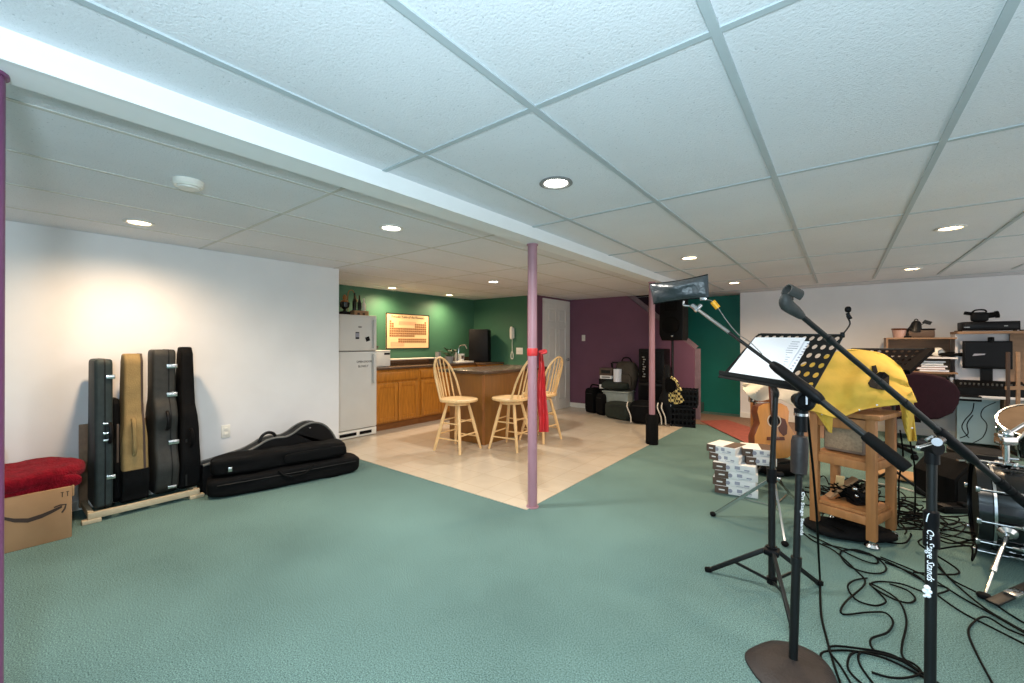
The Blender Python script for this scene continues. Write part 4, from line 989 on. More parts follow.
part('boom', B().cyl(tb, bL, 0.0075, 0.0068).cyl(bP.lerp(bL, 0.0), bR, 0.0125), BLACKMETAL, mst)
part('boom_tip', B().cyl(bL.lerp(bP, 0.35), bL, 0.0078, 0.007), STEEL, mst, 'bare grey metal end of the boom')
part('boom_clutch', B().tube([bP.lerp(bL, 0.26), bP.lerp(bL, 0.2), bP.lerp(bL, -0.02)-V(0, 0, 0), bP.lerp(bR, 0.14), bP.lerp(bR, 0.2)], [0.014, 0.021, 0.022, 0.022, 0.015], 12, 2), BLACKPLASTIC, mst)
part('counterweight', B().tube([bP.lerp(bR, 0.62), bP.lerp(bR, 0.66), bP.lerp(bR, 0.96), bR], [0.014, 0.020, 0.021, 0.016], 12, 2), RUBBER, mst)
part('boom_thread', B().cyl(bL, at(692, 305.5, 2.07), 0.014, 0.012).cyl(at(695, 311, 2.05), at(701, 305, 2.05), 0.009), CHROME, mst)
wt = B()
s0 = M1.lerp(piv, 0.66); s1 = M1.lerp(piv, 0.42)
exd = (s1-s0).normalized(); nn = (EYE-s0); nn = (nn-exd*nn.dot(exd)).normalized(); nn = (nn*0.75+_R*0.66); nn = (nn-exd*nn.dot(exd)).normalized()
wt.text('On Stage Stands', s0+nn*0.0135, exd, nn.cross(exd), 0.026, 0.0005, 0.15)
part('stand_lettering', wt, PAPER, mst, 'white script lettering', smooth=False)
# pouch at the boom end
pw = thing('leather_pouch', 'shiny black leather pouch hanging at the tip of the boom', 'pouch', at(680, 288, 2.12))
PC = [at(649.5, 284, 2.22), at(708, 274.5, 2.05), at(709, 298, 2.05), at(653.5, 304, 2.22)]
fN = (PC[1]-PC[0]).cross(PC[3]-PC[0]).normalized()
from mathutils import noise as NZ
def pouch(sgn):
    def f(i, j):
        p = PC[0]*(1-i)*(1-j)+PC[1]*i*(1-j)+PC[2]*i*j+PC[3]*(1-i)*j
        pin = 0.009*math.sin(PI*i)*(0.5-j)*2*0.8
        th = 0.036*(max(0, math.sin(PI*i)*math.sin(PI*j)))**0.5
        return p+V(0, 0, 1)*(-pin)+fN*sgn*(th+0.030*NZ.noise(V(i*2.6, j*2.4, 1.7))*math.sin(PI*i)*math.sin(PI*j))
    return f
bb2 = B().sheet(pouch(1), 28, 16, 0).sheet(pouch(-1), 28, 16, 0)
bmesh.ops.remove_doubles(bb2.bm, verts=bb2.bm.verts[:], dist=1e-5); bmesh.ops.recalc_face_normals(bb2.bm, faces=bb2.bm.faces[:])
part('body', bb2, LEATHER, pw)
part('seam_edge', B().tube([PC[0].lerp(PC[1], k/8)-V(0, 0, 0.0072*math.sin(PI*k/8)) for k in range(9)], 0.003, 6, 2).tube([PC[3].lerp(PC[2], k/8)+V(0, 0, 0.0072*math.sin(PI*k/8)) for k in range(9)], 0.003, 6, 2), RUBBER, pw)
part('clip_hook', B().box(at(703.5, 299, 2.05), (0.03, 0.02, 0.016), 0.004).tube([at(684, 301, 2.1), at(683.5, 305, 2.1), at(690, 306, 2.08)], 0.005, 6), CHROME, pw)
tg = thing('thin_cable', 'thin grey cable with a yellow tag hanging from the pouch to the boom', 'cable', at(720, 305, 2.05))
part('wire', B().tube([at(705, 299.5, 2.05), at(712, 301, 2.05), at(718, 308, 2.04), at(727, 321, 2.0), at(738, 334, 1.95), at(750, 342, 1.9), at(762, 354, 1.83)], 0.0022, 6), STEEL, tg)
part('tag_sleeve', B().cyl(at(712.5, 301.5, 2.05), at(718, 308, 2.04), 0.013, seg=12), ORANGE, tg, 'yellow orange sleeve')

# ---- second boom stand
M2 = V(0.25, 2.15, 0); D2 = (M2-EYE).dot(_F)
top2 = at(932.5, 447, D2)
base2 = onZ(929.5, 765); M2 = V(base2.x, base2.y, 0); D2 = (M2-EYE).dot(_F); top2 = at(932, 447, D2)
m2 = thing('microphone_stand', 'black boom stand with white stand lettering on its pole, at right', 'microphone stand', M2)
part('base_disc', B().lathe([(0, 0), (0.13, 0), (0.13, 0.008), (0.10, 0.02), (0.03, 0.03), (0.018, 0.05), (0, 0.05)], o=M2, seg=36), BASEIRON, m2)
j2 = M2.lerp(top2, 0.73)
part('lower_tube', B().cyl(M2+V(0, 0, 0.03), j2, 0.0139), BLACKMETAL, m2)
part('clutch', B().lathe([(0.014, -0.045), (0.0195, -0.04), (0.0195, 0.0), (0.016, 0.01), (0.0185, 0.03), (0.0185, 0.065), (0.012, 0.07)], o=j2, seg=18), BLACKPLASTIC, m2)
part('upper_tube', B().cyl(j2, top2, 0.0122), BLACKMETAL, m2)
part('pivot_head', B().cyl(top2-V(0, 0, 0.05), top2, 0.0176).cyl(top2-_F*0.02, top2+_F*0.03, 0.02), BLACKPLASTIC, m2)
part('wing_bolt', B().cyl(at(918, 447.5, D2-0.05), at(942, 440.5, D2-0.02), 0.0045).sph(at(918, 447.5, D2-0.05), 0.007, seg=10).cyl(at(937, 442, D2-0.06), at(941, 440, D2-0.0), 0.012).cyl(at(926, 440, D2-0.03), at(932, 436.5, D2-0.03), 0.005), CHROME, m2, 'chrome wing bolt')
cl = at(801, 315.5, 1.25); cr = at(1045, 520, 1.36)
bdir = (cr-cl).normalized()
part('boom', B().cyl(cl, cl.lerp(cr, 0.34), 0.0080).cyl(cl.lerp(cr, 0.30), cr, 0.0097).cyl(cl.lerp(cr, 0.40), cl.lerp(cr, 0.43), 0.0113).cyl(cl.lerp(cr, 0.10), cl.lerp(cr, 0.12), 0.0105), BLACKMETAL, m2)
part('boom_clutch', B().tube([cl.lerp(cr, 0.54), cl.lerp(cr, 0.56), cl.lerp(cr, 0.66), cl.lerp(cr, 0.7)], [0.012, 0.0155, 0.0155, 0.011], 12, 2), BLACKPLASTIC, m2)
cw_ = B()
for k in range(7): cw_.cyl(cl.lerp(cr, 0.80+0.027*k), cl.lerp(cr, 0.817+0.027*k), 0.0139)
part('counterweight', cw_.cyl(cl.lerp(cr, 0.79), cr, 0.0122), RUBBER, m2)
# mic clip
c0 = at(801, 316, 1.25); c1 = at(784.5, 303.5, 1.235); c2 = at(789, 295, 1.235)
part('clip_body', B().tube([at(802, 316.5, 1.25), at(795, 311, 1.245), at(787, 305, 1.24), at(785.5, 300, 1.235), at(787, 296, 1.235)], [0.0105, 0.016, 0.019, 0.017, 0.013], 12, 3), GREYCASE, m2)
ca_, cb_ = at(785, 292.5, 1.23), at(797.5, 299, 1.235)
ax = (cb_-ca_).normalized()
arc = []
ey_ = (at(795, 289, 1.235)-at(790, 297, 1.235)); ey_ = (ey_-ax*ey_.dot(ax)).normalized(); ez_ = ax.cross(ey_)
cuf = bmesh.new(); rr = []
for k in range(19):
    a = -2.4+4.8*k/18; dv = ey_*math.cos(a)+ez_*math.sin(a)
    ctr = at(792.5, 293, 1.233)
    rr.append([cuf.verts.new(ctr+ax*s_*0.021+dv*r_) for s_, r_ in ((-1, 0.0165), (1, 0.0165), (1, 0.0195), (-1, 0.0195))])
for a, c in zip(rr, rr[1:]):
    for k in range(4): cuf.faces.new((a[k], a[(k+1) % 4], c[(k+1) % 4], c[k]))
cuf.faces.new(rr[0]); cuf.faces.new(rr[-1][::-1]); bmesh.ops.recalc_face_normals(cuf, faces=cuf.faces[:])
part('clip_cuff', B().add(cuf), GREYCASE, m2)
w2 = B()
s0 = at(930, 531, D2); s1 = at(930, 590, D2)
nn = (EYE-s0); nn.z = 0; nn.normalize(); nn = (nn-_R*0.55).normalized()
w2.text('On Stage Stands', V(M2.x, M2.y, s0.z+0.01)+nn*0.0148, (0, 0, -1), nn.cross(V(0, 0, -1)), 0.0235, 0.0006, 0.2)
lt_ = part('stand_lettering', w2, PAPER, m2, 'white script lettering', smooth=False)
lg_ = B()
for (du, dv, r_) in ((0, 0.0, 0.008), (0.006, -0.010, 0.006), (-0.005, -0.012, 0.0065), (0.002, -0.022, 0.007), (-0.006, -0.028, 0.004)):
    side = V(0, 0, 1).cross(nn)
    lg_.sph(V(M2.x, M2.y, s1.z+0.01+dv)+nn*0.014+side*du, r_, (1, 1, 1), 10)
part('stand_emblem', lg_, PAPER, m2, 'white emblem')
ar_ = B().tube([V(M2.x, M2.y, s0.z+0.03+dz)+(nn*math.cos(a)+V(0, 0, 1).cross(nn)*math.sin(a))*0.0143 for a, dz in ((-0.1, 0), (0.15, 0.02), (0.45, 0.027), (0.8, 0.01), (0.9, -0.02))], 0.0014, 6)
part('lettering_swash', ar_, PAPER, m2)

# ================================================================== wooden stand, shirt, guitar, boxes
wl = [onZ(815, 529), onZ(872, 548), onZ(836, 507), onZ(892, 523)]
ws = thing('wooden_stand', 'worn pine wooden stand on casters with a yellow shirt over it', 'stand', ((wl[0]+wl[3])/2))
WT = 0.80
nm_f = (wl[1]-wl[0]).normalized(); nm_b = V(-nm_f.y, nm_f.x, 0)
if nm_b.dot(_F) < 0: nm_b = -nm_b
A = wl[0]; Bq = wl[1]; dep = 0.31
Cq = A+nm_b*dep; Dq = Bq+nm_b*dep
cor = [A, Bq, Cq, Dq]
for p in cor:
    l_ = part('leg', B().bar(p+V(0, 0, 0.045), p+V(0, 0, WT), 0.044, 0.05, 0.004, up=nm_f), PINE, ws)
    part('caster', B().lathe([(0, 0.0), (0.034, 0.002), (0.04, 0.012), (0.03, 0.028), (0.018, 0.032), (0.018, 0.046), (0, 0.046)], o=p, seg=20), CHROME, l_)
for z in (0.16, 0.50):
    part('front_rail', B().bar(A+V(0, 0, z), Bq+V(0, 0, z), 0.024, 0.055, 0.003), PINE, ws)
    part('rear_rail', B().bar(Cq+V(0, 0, z), Dq+V(0, 0, z), 0.024, 0.055, 0.003), PINE, ws)
    part('side_rail', B().bar(A+V(0, 0, z), Cq+V(0, 0, z), 0.024, 0.055, 0.003), PINE, ws)
    part('side_rail', B().bar(Bq+V(0, 0, z), Dq+V(0, 0, z), 0.024, 0.055, 0.003), PINE, ws)
part('lower_shelf', B().prism([(0, 0), ((Bq-A).length, 0), ((Bq-A).length, dep), (0, dep)], A+V(0, 0, 0.2), nm_f, nm_b, 0.018), PINE, ws)
part('middle_shelf', B().prism([(0, 0), ((Bq-A).length, 0), ((Bq-A).length, dep), (0, dep)], A+V(0, 0, 0.535), nm_f, nm_b, 0.018), PINE, ws)
ov = 0.05; Lw = (Bq-A).length
part('top_board', B().prism([(-ov, -0.03), (Lw+ov, -0.03), (Lw+ov, dep+0.05), (-ov, dep+0.05)], A+V(0, 0, WT+0.014), nm_f, nm_b, 0.03, 0.004), PINE, ws)
part('front_apron', B().bar(A+V(0, 0, WT-0.045), Bq+V(0, 0, WT-0.045), 0.024, 0.07, 0.003), PINE, ws)
# raised back carrying the shirt
bk = [A+nm_b*0.27, Bq+nm_b*0.27-nm_f*0.06]
for p in bk: part('back_post', B().bar(p+V(0, 0, WT+0.02), p+nm_b*0.09+V(0, 0, 1.02), 0.035, 0.035, 0.004), PINE, ws)
part('back_rest', B().bar(bk[0]+nm_b*0.09+V(0, 0, 1.02)-nm_f*0.05, bk[1]+nm_b*0.09+V(0, 0, 1.02)-nm_f*0.0, 0.03, 0.06, 0.008), PINE, ws)
# small amp on the middle shelf
mctr = A+nm_f*Lw*0.45+nm_b*0.16
ap = thing('practice_amplifier', 'small grey amplifier sitting inside the pine stand', 'amplifier', (mctr.x, mctr.y, 0.546), math.atan2(nm_f.y, nm_f.x))
part('cabinet', B().box((0, 0, 0.115), (Lw*0.72, 0.2, 0.22), 0.008), mat('taupe_vinyl', (118, 100, 86), 0.7, var=0.1, scale=30), ap, local=True)
part('grille', B().box((0, -0.102, 0.10), (Lw*0.66, 0.008, 0.15), 0.002), mat('taupe_grille', (150, 128, 104), 0.85, var=0.2, scale=80), ap, local=True)
part('control_panel', B().box((0, -0.103, 0.20), (Lw*0.66, 0.008, 0.035)), BLACKPLASTIC, ap, local=True)
# yellow shirt: draped over the stand's back, hem hanging over the front
RD = [(800, 366, 2.90), (822, 357, 2.94), (845, 350, 2.98), (866, 351, 3.02), (884, 355, 3.04), (900, 367, 3.02)]
HM = [(800, 408, 2.62), (815, 412, 2.63), (838, 418, 2.65), (862, 410, 2.64), (888, 406, 2.66), (916, 402, 2.72)]
def lerp3(a, b_, t): return tuple(x+(y-x)*t for x, y in zip(a, b_))
def row(tbl, s):
    k = s*(len(tbl)-1); i = min(int(k), len(tbl)-2); f = k-i
    g = lambda q: tbl[min(max(q, 0), len(tbl)-1)]
    p0, p1, p2, p3 = g(i-1), g(i), g(i+1), g(i+2)
    return tuple(0.5*(2*b+(c-a)*f+(2*a-5*b+4*c-d)*f*f+(3*b-a-3*c+d)*f**3) for a, b, c, d in zip(p0, p1, p2, p3))
def shirt(i, j):
    a = row(RD, i); c = row(HM, i)
    u, v, D = lerp3(a, c, j)
    u += 1.5*math.sin(PI*j)*(i-0.5)
    fold_ = 0.022*math.sin(i*15+j*4.2)*j + 0.016*math.sin(j*13-i*7)*(0.3+i) + 0.035*NZ.noise(V(i*5, j*4, 0.4)) + 0.02*NZ.noise(V(i*11, j*9, 2.4))
    return at(u, v, D-0.10*math.sin(PI*j*0.85)*0.6+fold_)
yt = thing('yellow_shirt', 'yellow cotton shirt with a black print draped over the pine stand', 'shirt', at(860, 390, 2.8))
part('front_panel', B().sheet(shirt, 40, 26, 0.006), YELLOW, yt)
def sleeve(i, j):
    u = 898+(925-898)*i*0.55+9*i; v = 404+4*math.sin(i*3)+j*(70-10*i-0)
    u2 = u+6*j; return at(u2-4+3*math.sin(j*5), min(v, 471), 2.70+0.02*math.sin(i*7+j*4)+0.02*j)
def sleeve2(i, j):
    left = (899+9*j, 402+ (441-402)*j); right = (911+6*j, 391+(441-391)*j)
    u = left[0]+(right[0]-left[0])*i; v = left[1]+(right[1]-left[1])*i
    if j < 0.7: pass
    return at(u, v, 2.70+0.02*math.sin(i*6+j*5)+0.03*j)
part('hanging_sleeve', B().sheet(sleeve2, 10, 20, 0.006), YELLOW, yt)
def tip(i, j):
    l_ = (814+13*j, 410+19*j); r_ = (832-1*j, 416+17*j)
    if j > 0.999: pass
    u = l_[0]+(r_[0]-l_[0])*i; v = l_[1]+(r_[1]-l_[1])*i
    return at(u, v, 2.67+0.01*math.sin(i*6))
part('front_tail', B().sheet(tip, 8, 8, 0.006), YELLOW, yt)
back_rows = [(a[0], a[1], a[2]) for a in RD]
def backp(i, j):
    u, v, D = row(RD, i); p = at(u, v, D); return p+nm_b*(0.05+0.04*math.sin(PI*j))*min(1, j*4)-V(0, 0, 0.26*j)
part('back_panel', B().sheet(backp, 24, 10, 0.006), YELLOW, yt)
# dark printed shape on the shirt
SI, SJ = 0.72, 0.52
def surf(u, v):
    best = None
    for i in range(41):
        for j in range(27):
            p = shirt(i/40, j/26); d = p-EYE; D = d.dot(_F); uu = 512+F*d.dot(_R)/D; vv = 341.5-F*d.dot(_U)/D
            e = (uu-u)**2+(vv-v)**2
            if best is None or e < best[0]: best = (e, D)
    return at(u, v, best[1]-0.018)
pk = [(868, 383), (872, 376.5), (879, 372), (884, 372), (889, 376), (889, 386), (884, 390), (876, 389), (870, 387)]
prt = bmesh.new(); cv = prt.verts.new(surf(880, 381)); vs = [prt.verts.new(surf(u, v)) for u, v in pk]
for k in range(len(vs)): prt.faces.new((cv, vs[k], vs[(k+1) % len(vs)]))
bmesh.ops.recalc_face_normals(prt, faces=prt.faces[:]); bmesh.ops.solidify(prt, geom=prt.faces[:], thickness=0.003)
st2 = bmesh.new(); vs = [st2.verts.new(surf(u, v)) for u, v in ((872, 366), (876, 365), (878, 372), (874, 376))]
st2.faces.new(vs); bmesh.ops.recalc_face_normals(st2, faces=st2.faces[:]); bmesh.ops.solidify(st2, geom=st2.faces[:], thickness=0.003)
part('black_print', B().add(prt).add(st2), BLACKCLOTH, yt, smooth=False)
bt_ = B()
for u, v in ((822, 414), (859, 410), (877, 405), (912, 428)):
    bt_.sph(at(u, v, 2.625 if u < 900 else 2.69), 0.006, seg=8)
part('buttons', bt_, PAPER, yt)

# ---- second music stand behind
s2 = thing('music_stand', 'second black music stand with a nearly flat desk behind the yellow shirt', 'music stand', at(892, 530, 3.45)-V(0, 0, 0))
base = at(893, 400, 3.45); gx, gy = base.x, base.y
ROOT[s2] = Matrix.Translation(V(gx, gy, 0)); s2.location = (gx, gy, 0)
dq = [at(852, 349, 3.5), at(930, 349.5, 3.55), at(906, 371, 3.24), at(862, 376, 3.22)]
t_ = bmesh.new()
def d2(s, t): return dq[3]*(1-s)*(1-t)+dq[2]*s*(1-t)+dq[0]*(1-s)*t+dq[1]*s*t
for i in range(10):
    for j in range(5):
        c0, c1, r0, r1 = i/10, (i+1)/10, j/5, (j+1)/5
        K = 8; outer = []; inner = []
        for k in range(K):
            a = 2*PI*k/K+PI/4; ca, sa = math.cos(a), math.sin(a); m_ = max(abs(ca), abs(sa))
            outer.append(t_.verts.new(d2((c0+c1)/2+ca/m_*(c1-c0)/2, (r0+r1)/2+sa/m_*(r1-r0)/2)))
            inner.append(t_.verts.new(d2((c0+c1)/2+ca*(c1-c0)*0.26, (r0+r1)/2+sa*(r1-r0)*0.26)))
        for k in range(K): t_.faces.new((outer[k], outer[(k+1) % K], inner[(k+1) % K], inner[k]))
bmesh.ops.remove_doubles(t_, verts=t_.verts[:], dist=1e-5); bmesh.ops.recalc_face_normals(t_, faces=t_.faces[:]); bmesh.ops.solidify(t_, geom=t_.faces[:], thickness=0.003)
dp2 = part('desk_plate', B().add(t_), mat('matte_black', (9, 7, 8), 0.9, spec=0.05), s2, smooth=False)
part('rolled_edge', B().tube([d2(0, 1), d2(1, 1)], 0.009, 6, 1).tube([d2(1, 1), d2(1, 0)], 0.008, 6, 1).tube([d2(0, 0), d2(0, 1)], 0.008, 6, 1), BLACKMETAL, dp2)
part('tray_lip', B().bar(d2(-0.02, 0), d2(1.02, 0), 0.03, 0.03).bar(d2(1.0, -0.05), d2(1.0, 1.0), 0.06, 0.03), MATS['matte_black'], dp2)
dc2 = d2(0.5, 0.5)
part('pole', B().cyl((gx, gy, 0.02), (gx, gy, 0.55), 0.015).tube([V(gx, gy, 0.5), V(gx, gy, 1.02), dc2-V(0, 0, 0.06), dc2-V(0, 0, 0.01)], 0.012, 8, 2), BLACKMETAL, s2)
for k in range(3):
    a = k*2*PI/3+0.3; part('leg', B().cyl((gx, gy, 0.24), (gx+0.27*math.cos(a), gy+0.27*math.sin(a), 0.01), 0.010), BLACKMETAL, s2)

# ---- carton stack
q0 = onZ(727, 494); q1 = onZ(757, 499); ql = onZ(714, 490)
cang = math.atan2((q1-q0).y, (q1-q0).x)
DB = (q0-EYE).dot(_F)
bw = (q1-q0).length; bd = 0.38
hB = 0.0635; bd = 0.3
def carton(c, rz, w, d, h_, label, lidprint=False):
    t = thing('carton', label, 'box', c, rz, 'white and brown flooring cartons')
    part('box', B().box((0, 0, h_/2), (w, d, h_), 0.003), BOXWHITE, t, local=True)
    part('brown_end', B().box((-w/2-0.001, 0, h_/2), (0.004, d*0.99, h_*0.97)).box((-w*0.34, -d/2-0.0005, h_/2), (w*0.32, 0.003, h_*0.96)), BROWNBOX, t, 'dark brown printed end of the carton', local=True)
    pb2 = B()
    pb2.prism([(0.017*math.cos(a*PI/6), 0.017*math.sin(a*PI/6)) for a in range(12)], (-w*0.14, -d/2-0.001, h_*0.5), (1, 0, 0), (0, 0, 1), 0.002)
    pb2.box((w*0.08, -d/2-0.001, h_*0.6), (w*0.12, 0.002, h_*0.42)).box((w*0.3, -d/2-0.001, h_*0.4), (w*0.12, 0.002, h_*0.16)).box((w*0.2, -d/2-0.001, h_*0.2), (w*0.3, 0.002, h_*0.05))
    part('side_print', pb2, PAPERINK, t, local=True)
    part('end_print', B().box((-w*0.34, -d/2-0.0025, h_*0.5), (w*0.14, 0.002, h_*0.16)), BOXWHITE, t, local=True)
    if lidprint: part('lid_print', B().box((w*0.28, 0, h_+0.0005), (w*0.4, d*0.96, 0.002)), BROWNBOX, t, 'brown printed lid half', local=True)
    return t
q0 = onZ(714, 492); q1 = onZ(757, 499); cang = math.atan2((q1-q0).y, (q1-q0).x); bw = (q1-q0).length
cc = (q0+q1)/2; nB = V(-math.sin(cang), math.cos(cang), 0)
cc = cc+nB*bd/2
names = ['bottom carton of the white and brown stack', 'second carton from the bottom of the stack on carpet', 'third carton from the bottom of the stack on carpet', 'fourth carton from the bottom of the stack on carpet']
for k, nm in enumerate(names):
    carton((cc.x+0.004*(-1)**k, cc.y, 0.001+k*(hB+0.001)), cang+0.03*(-1)**k, bw, bd, hB, nm)
z2 = 0.001+4*(hB+0.001)
ex_ = V(math.cos(cang), math.sin(cang), 0)
def lay(dx, dy, dz, da, w, lab, lp_=False):
    p = cc+ex_*dx+nB*dy; carton((p.x, p.y, z2+dz), cang+da, w, 0.24, hB, lab, lp_)
lay(-0.05, 0.0, 0, -0.32, 0.24, 'left carton on the fifth layer, turned askew')
lay(0.17, 0.045, 0, 0.2, 0.22, 'right carton on the fifth layer, under the music stand desk')
lay(-0.07, 0.02, hB+0.001, -0.36, 0.24, 'topmost left carton of the stack with pale and brown lid', True)
lay(0.16, 0.055, hB+0.001, 0.12, 0.24, 'topmost right carton of the stack under the music stand desk', True)

# ---- chrome tripod of a percussion stand behind the music stand
tc_ = onZ(757, 528); ch = thing('cymbal_stand', 'chrome tripod hardware stand behind the music stand pole', 'drum hardware stand', (-0.48, 3.28, 0))
cpos = onZ(774, 527); cpos.z = 0
ROOT[ch] = Matrix.Translation(cpos); ch.location = cpos
hubz = at(774, 477, (cpos-EYE).dot(_F)).z
part('pole', B().cyl(cpos+V(0, 0, 0.12), cpos+V(0, 0, 0.56), 0.0125), CHROME, ch)
for (u, v) in ((713, 515), (785, 545), (800, 505)):
    f_ = onZ(u, v, 0.01); l_ = part('leg', B().bar(cpos+V(0, 0, hubz), f_, 0.012, 0.02), CHROME, ch)
    part('rubber_foot', B().sph(f_+V(0, 0, 0.008), 0.022, (1, 1, 0.8), 12), RUBBER, l_)
    part('brace', B().bar(cpos+V(0, 0, 0.14), (cpos+V(0, 0, hubz)).lerp(f_, 0.55), 0.006, 0.014), CHROME, ch)
part('hub', B().cyl(cpos+V(0, 0, hubz-0.03), cpos+V(0, 0, hubz+0.03), 0.022).sph(cpos+V(0.03, -0.02, hubz), 0.018), CHROME, ch)
# ---- acoustic guitar on a stand, back left of the pine stand
DG = 3.75
gb0 = at(784, 459, DG); gt0 = at(779, 397, DG)
GH = gt0.z-gb0.z
def gz(u, v): return at(u, v, DG)
gR = _R; gUp = V(0, 0, 1)
go = at(777, 459, DG)
px2m = DG/F
prof = [(757, 459), (757, 447)]
body = [(0, 0.0), (.10, .008), (.165, .05), (.19, .12), (.185, .20), (.15, .27), (.128, .315), (.137, .37), (.145, .42), (.13, .465), (.08, .492), (0, .497)]
ol = [(x, y) for x, y in body]+[(-x, y) for x, y in reversed(body[1:-1])]
gt = thing('acoustic_guitar', 'natural spruce acoustic guitar with dark pickguard, standing behind the cartons', 'guitar', (go.x, go.y, go.z))
nG = (-_F*0.96+V(0, 0, 0.12)).normalized(); exG = _R.copy(); eyG = nG.cross(exG).normalized()
def gp(x, y, z=0.0): return go+exG*x+eyG*y+nG*z
part('body_sides', B().prism(ol, go-nG*0.055, exG, eyG, 0.1, 0.004), MAHOG, gt)
part('soundboard', B().prism([(x*0.985, 0.004+y*0.985) for x, y in ol], go+nG*-0.003, exG, eyG, 0.008, 0.002), SPRUCE, gt)
cirp = [(0.05*math.cos(k*PI/14), 0.05*math.sin(k*PI/14)) for k in range(28)]
part('soundhole', B().prism(cirp, gp(0, 0.335, 0.0015), exG, eyG, 0.002), BLACKPLASTIC, gt)
part('rosette', B().tube([gp(0.058*math.cos(k*PI/14), 0.335+0.058*math.sin(k*PI/14), 0.002) for k in range(28)], 0.004, 6, 1, True), CREAM, gt)
part('pickguard', B().prism([(0.045, 0.30), (0.06, 0.365), (0.1, 0.35), (0.115, 0.29), (0.105, 0.22), (0.075, 0.2), (0.04, 0.235), (0.03, 0.27)], gp(0, 0, 0.002), exG, eyG, 0.003), MAHOG, gt)
part('bridge', B().box((0, 0, 0), (0.16, 0.03, 0.012), 0.003, M=basis(V(0, 0, 0), exG, eyG, nG)) if False else B().prism([(-0.08, 0.165), (0.08, 0.165), (0.075, 0.195), (-0.075, 0.195)], gp(0, 0, 0.005), exG, eyG, 0.01), MAHOG, gt)
part('neck', B().prism([(-0.028, 0.37), (0.028, 0.37), (0.022, 0.80), (-0.022, 0.80)], gp(0, 0, 0.004), exG, eyG, 0.022), MAHOG, gt)
part('headstock', B().prism([(-0.024, 0.80), (0.024, 0.80), (0.036, 0.83), (0.03, 0.96), (-0.03, 0.96), (-0.036, 0.83)], gp(0, 0, -0.002), exG, eyG, 0.016), MAHOG, gt)
strs = B()
for k in range(6): strs.tube([gp(-0.024+0.0096*k, 0.18, 0.014), gp(-0.017+0.0068*k, 0.80, 0.018)], 0.0012, 4, 1)
part('strings', strs, STEEL, gt)
gs = thing('guitar_stand', 'black tube stand holding the acoustic guitar', 'guitar stand', (go.x, go.y, 0))
part('yoke', B().tube([gp(-0.16, -0.01, 0.03), gp(-0.16, -0.03, -0.03), gp(-0.05, -0.06, -0.13), gp(0.05, -0.06, -0.13), gp(0.16, -0.03, -0.03), gp(0.16, -0.01, 0.03)], 0.011, 8), BLACKMETAL, gs)
cg = gp(0, -0.05, -0.14)
part('post', B().cyl(V(cg.x, cg.y, 0.1), gp(0, 0.4, -0.14), 0.012), BLACKMETAL, gs)
for a in (-2.2, -0.9, 1.5): part('leg', B().cyl(V(cg.x, cg.y, 0.2), (cg.x+0.24*math.cos(a), cg.y+0.24*math.sin(a), 0.01), 0.011), BLACKMETAL, gs)
# snare drum side / conga-like amber shell left of the guitar
# dark pole holding chrome clamp and cream cloth
dp = onZ(756, 450); DP = 4.3
pq = at(756.5, 444, DP); pz_top = at(752, 394, DP).z
hs = thing('percussion_stand', 'dark slim stand with a chrome clamp and amber shell beside the guitar', 'drum hardware stand', (pq.x, pq.y, 0))
part('pole', B().cyl((pq.x, pq.y, 0.01), at(755, 396, DP), 0.022), MAHOG, hs)
for a in (0.4, 2.5, 4.6): part('leg', B().cyl((pq.x, pq.y, 0.26), (pq.x+0.26*math.cos(a), pq.y+0.26*math.sin(a), 0.012), 0.011), BLACKMETAL, hs)
part('drum_shell', B().lathe([(0.12, 0), (0.125, 0.01), (0.125, 0.52), (0.12, 0.53), (0, 0.53)], o=at(764, 444, DP+0.1)-V(0, 0, 0.02), seg=28), BRASS, hs)
pc_ = at(764, 404.5, DP-0.05)
part('chrome_clamp', B().box(pc_, (0.17, 0.05, 0.06), 0.008, M=rotz(YAW)).cyl(at(759, 408, DP-0.05), at(759, 417, DP-0.05), 0.012).cyl(at(769, 408, DP-0.05), at(769, 426, DP-0.05), 0.010).box(at(751.5, 397, DP), (0.05, 0.04, 0.11), 0.01, M=rotz(YAW)), CHROME, hs)
def sheetc(i, j):
    u = 743+64*i; vt = 383+3*i; vb = 390+13*min(1, i*2.2)-(3 if i > .8 else 0)+4*math.sin(i*9)
    return at(u, vt+(vb-vt)*j, 4.15-0.12*math.sin(i*5)+0.04*math.sin(j*4+i*12))
clo = thing('cream_cloth', 'cream cloth draped behind the music stand above the guitar', 'cloth', at(770, 395, 4.1))
part('drape', B().sheet(sheetc, 30, 8, 0.01), CREAM, clo)

# ================================================================== DESK AREA AT THE BACK WALL
YD = 7.45
def oy(u, v, y=YD): return onY(u, v, y)
def pbox(u0, u1, v0, v1, y0, y1, bev=0.004):
    """box whose front face (at y0) spans two measured corners"""
    a, c = onY(u0, v0, y0), onY(u1, v1, y0)
    return bx(min(a.x, c.x), max(a.x, c.x), y0, y1, min(a.z, c.z), max(a.z, c.z), bev)
xl, xr = oy(889, 400).x, oy(962, 400).x; hx1 = oy(1016, 400).x; xe = 2.75
dk = thing('computer_desk', 'wooden computer desk with white hutch against the back white wall', 'desk', ((xl+hx1)/2, 7.75, 0))
DZ = oy(940, 393).z; 
ztop = oy(990, 333.5).z
part('desktop', bx(xl, xe, 7.35, 8.08, DZ-0.03, DZ, 0.004), HUTCH, dk)
part('back_panel', bx(oy(957, 400, 7.5).x, oy(1000, 400, 7.5).x, 7.5, 7.53, 0.06, DZ-0.03), BLUEPANEL, dk, 'pale blue back panel')
part('side_panel', bx(xl, xl+0.03, 7.4, 8.08, 0, DZ-0.03), DESKWOOD, dk)
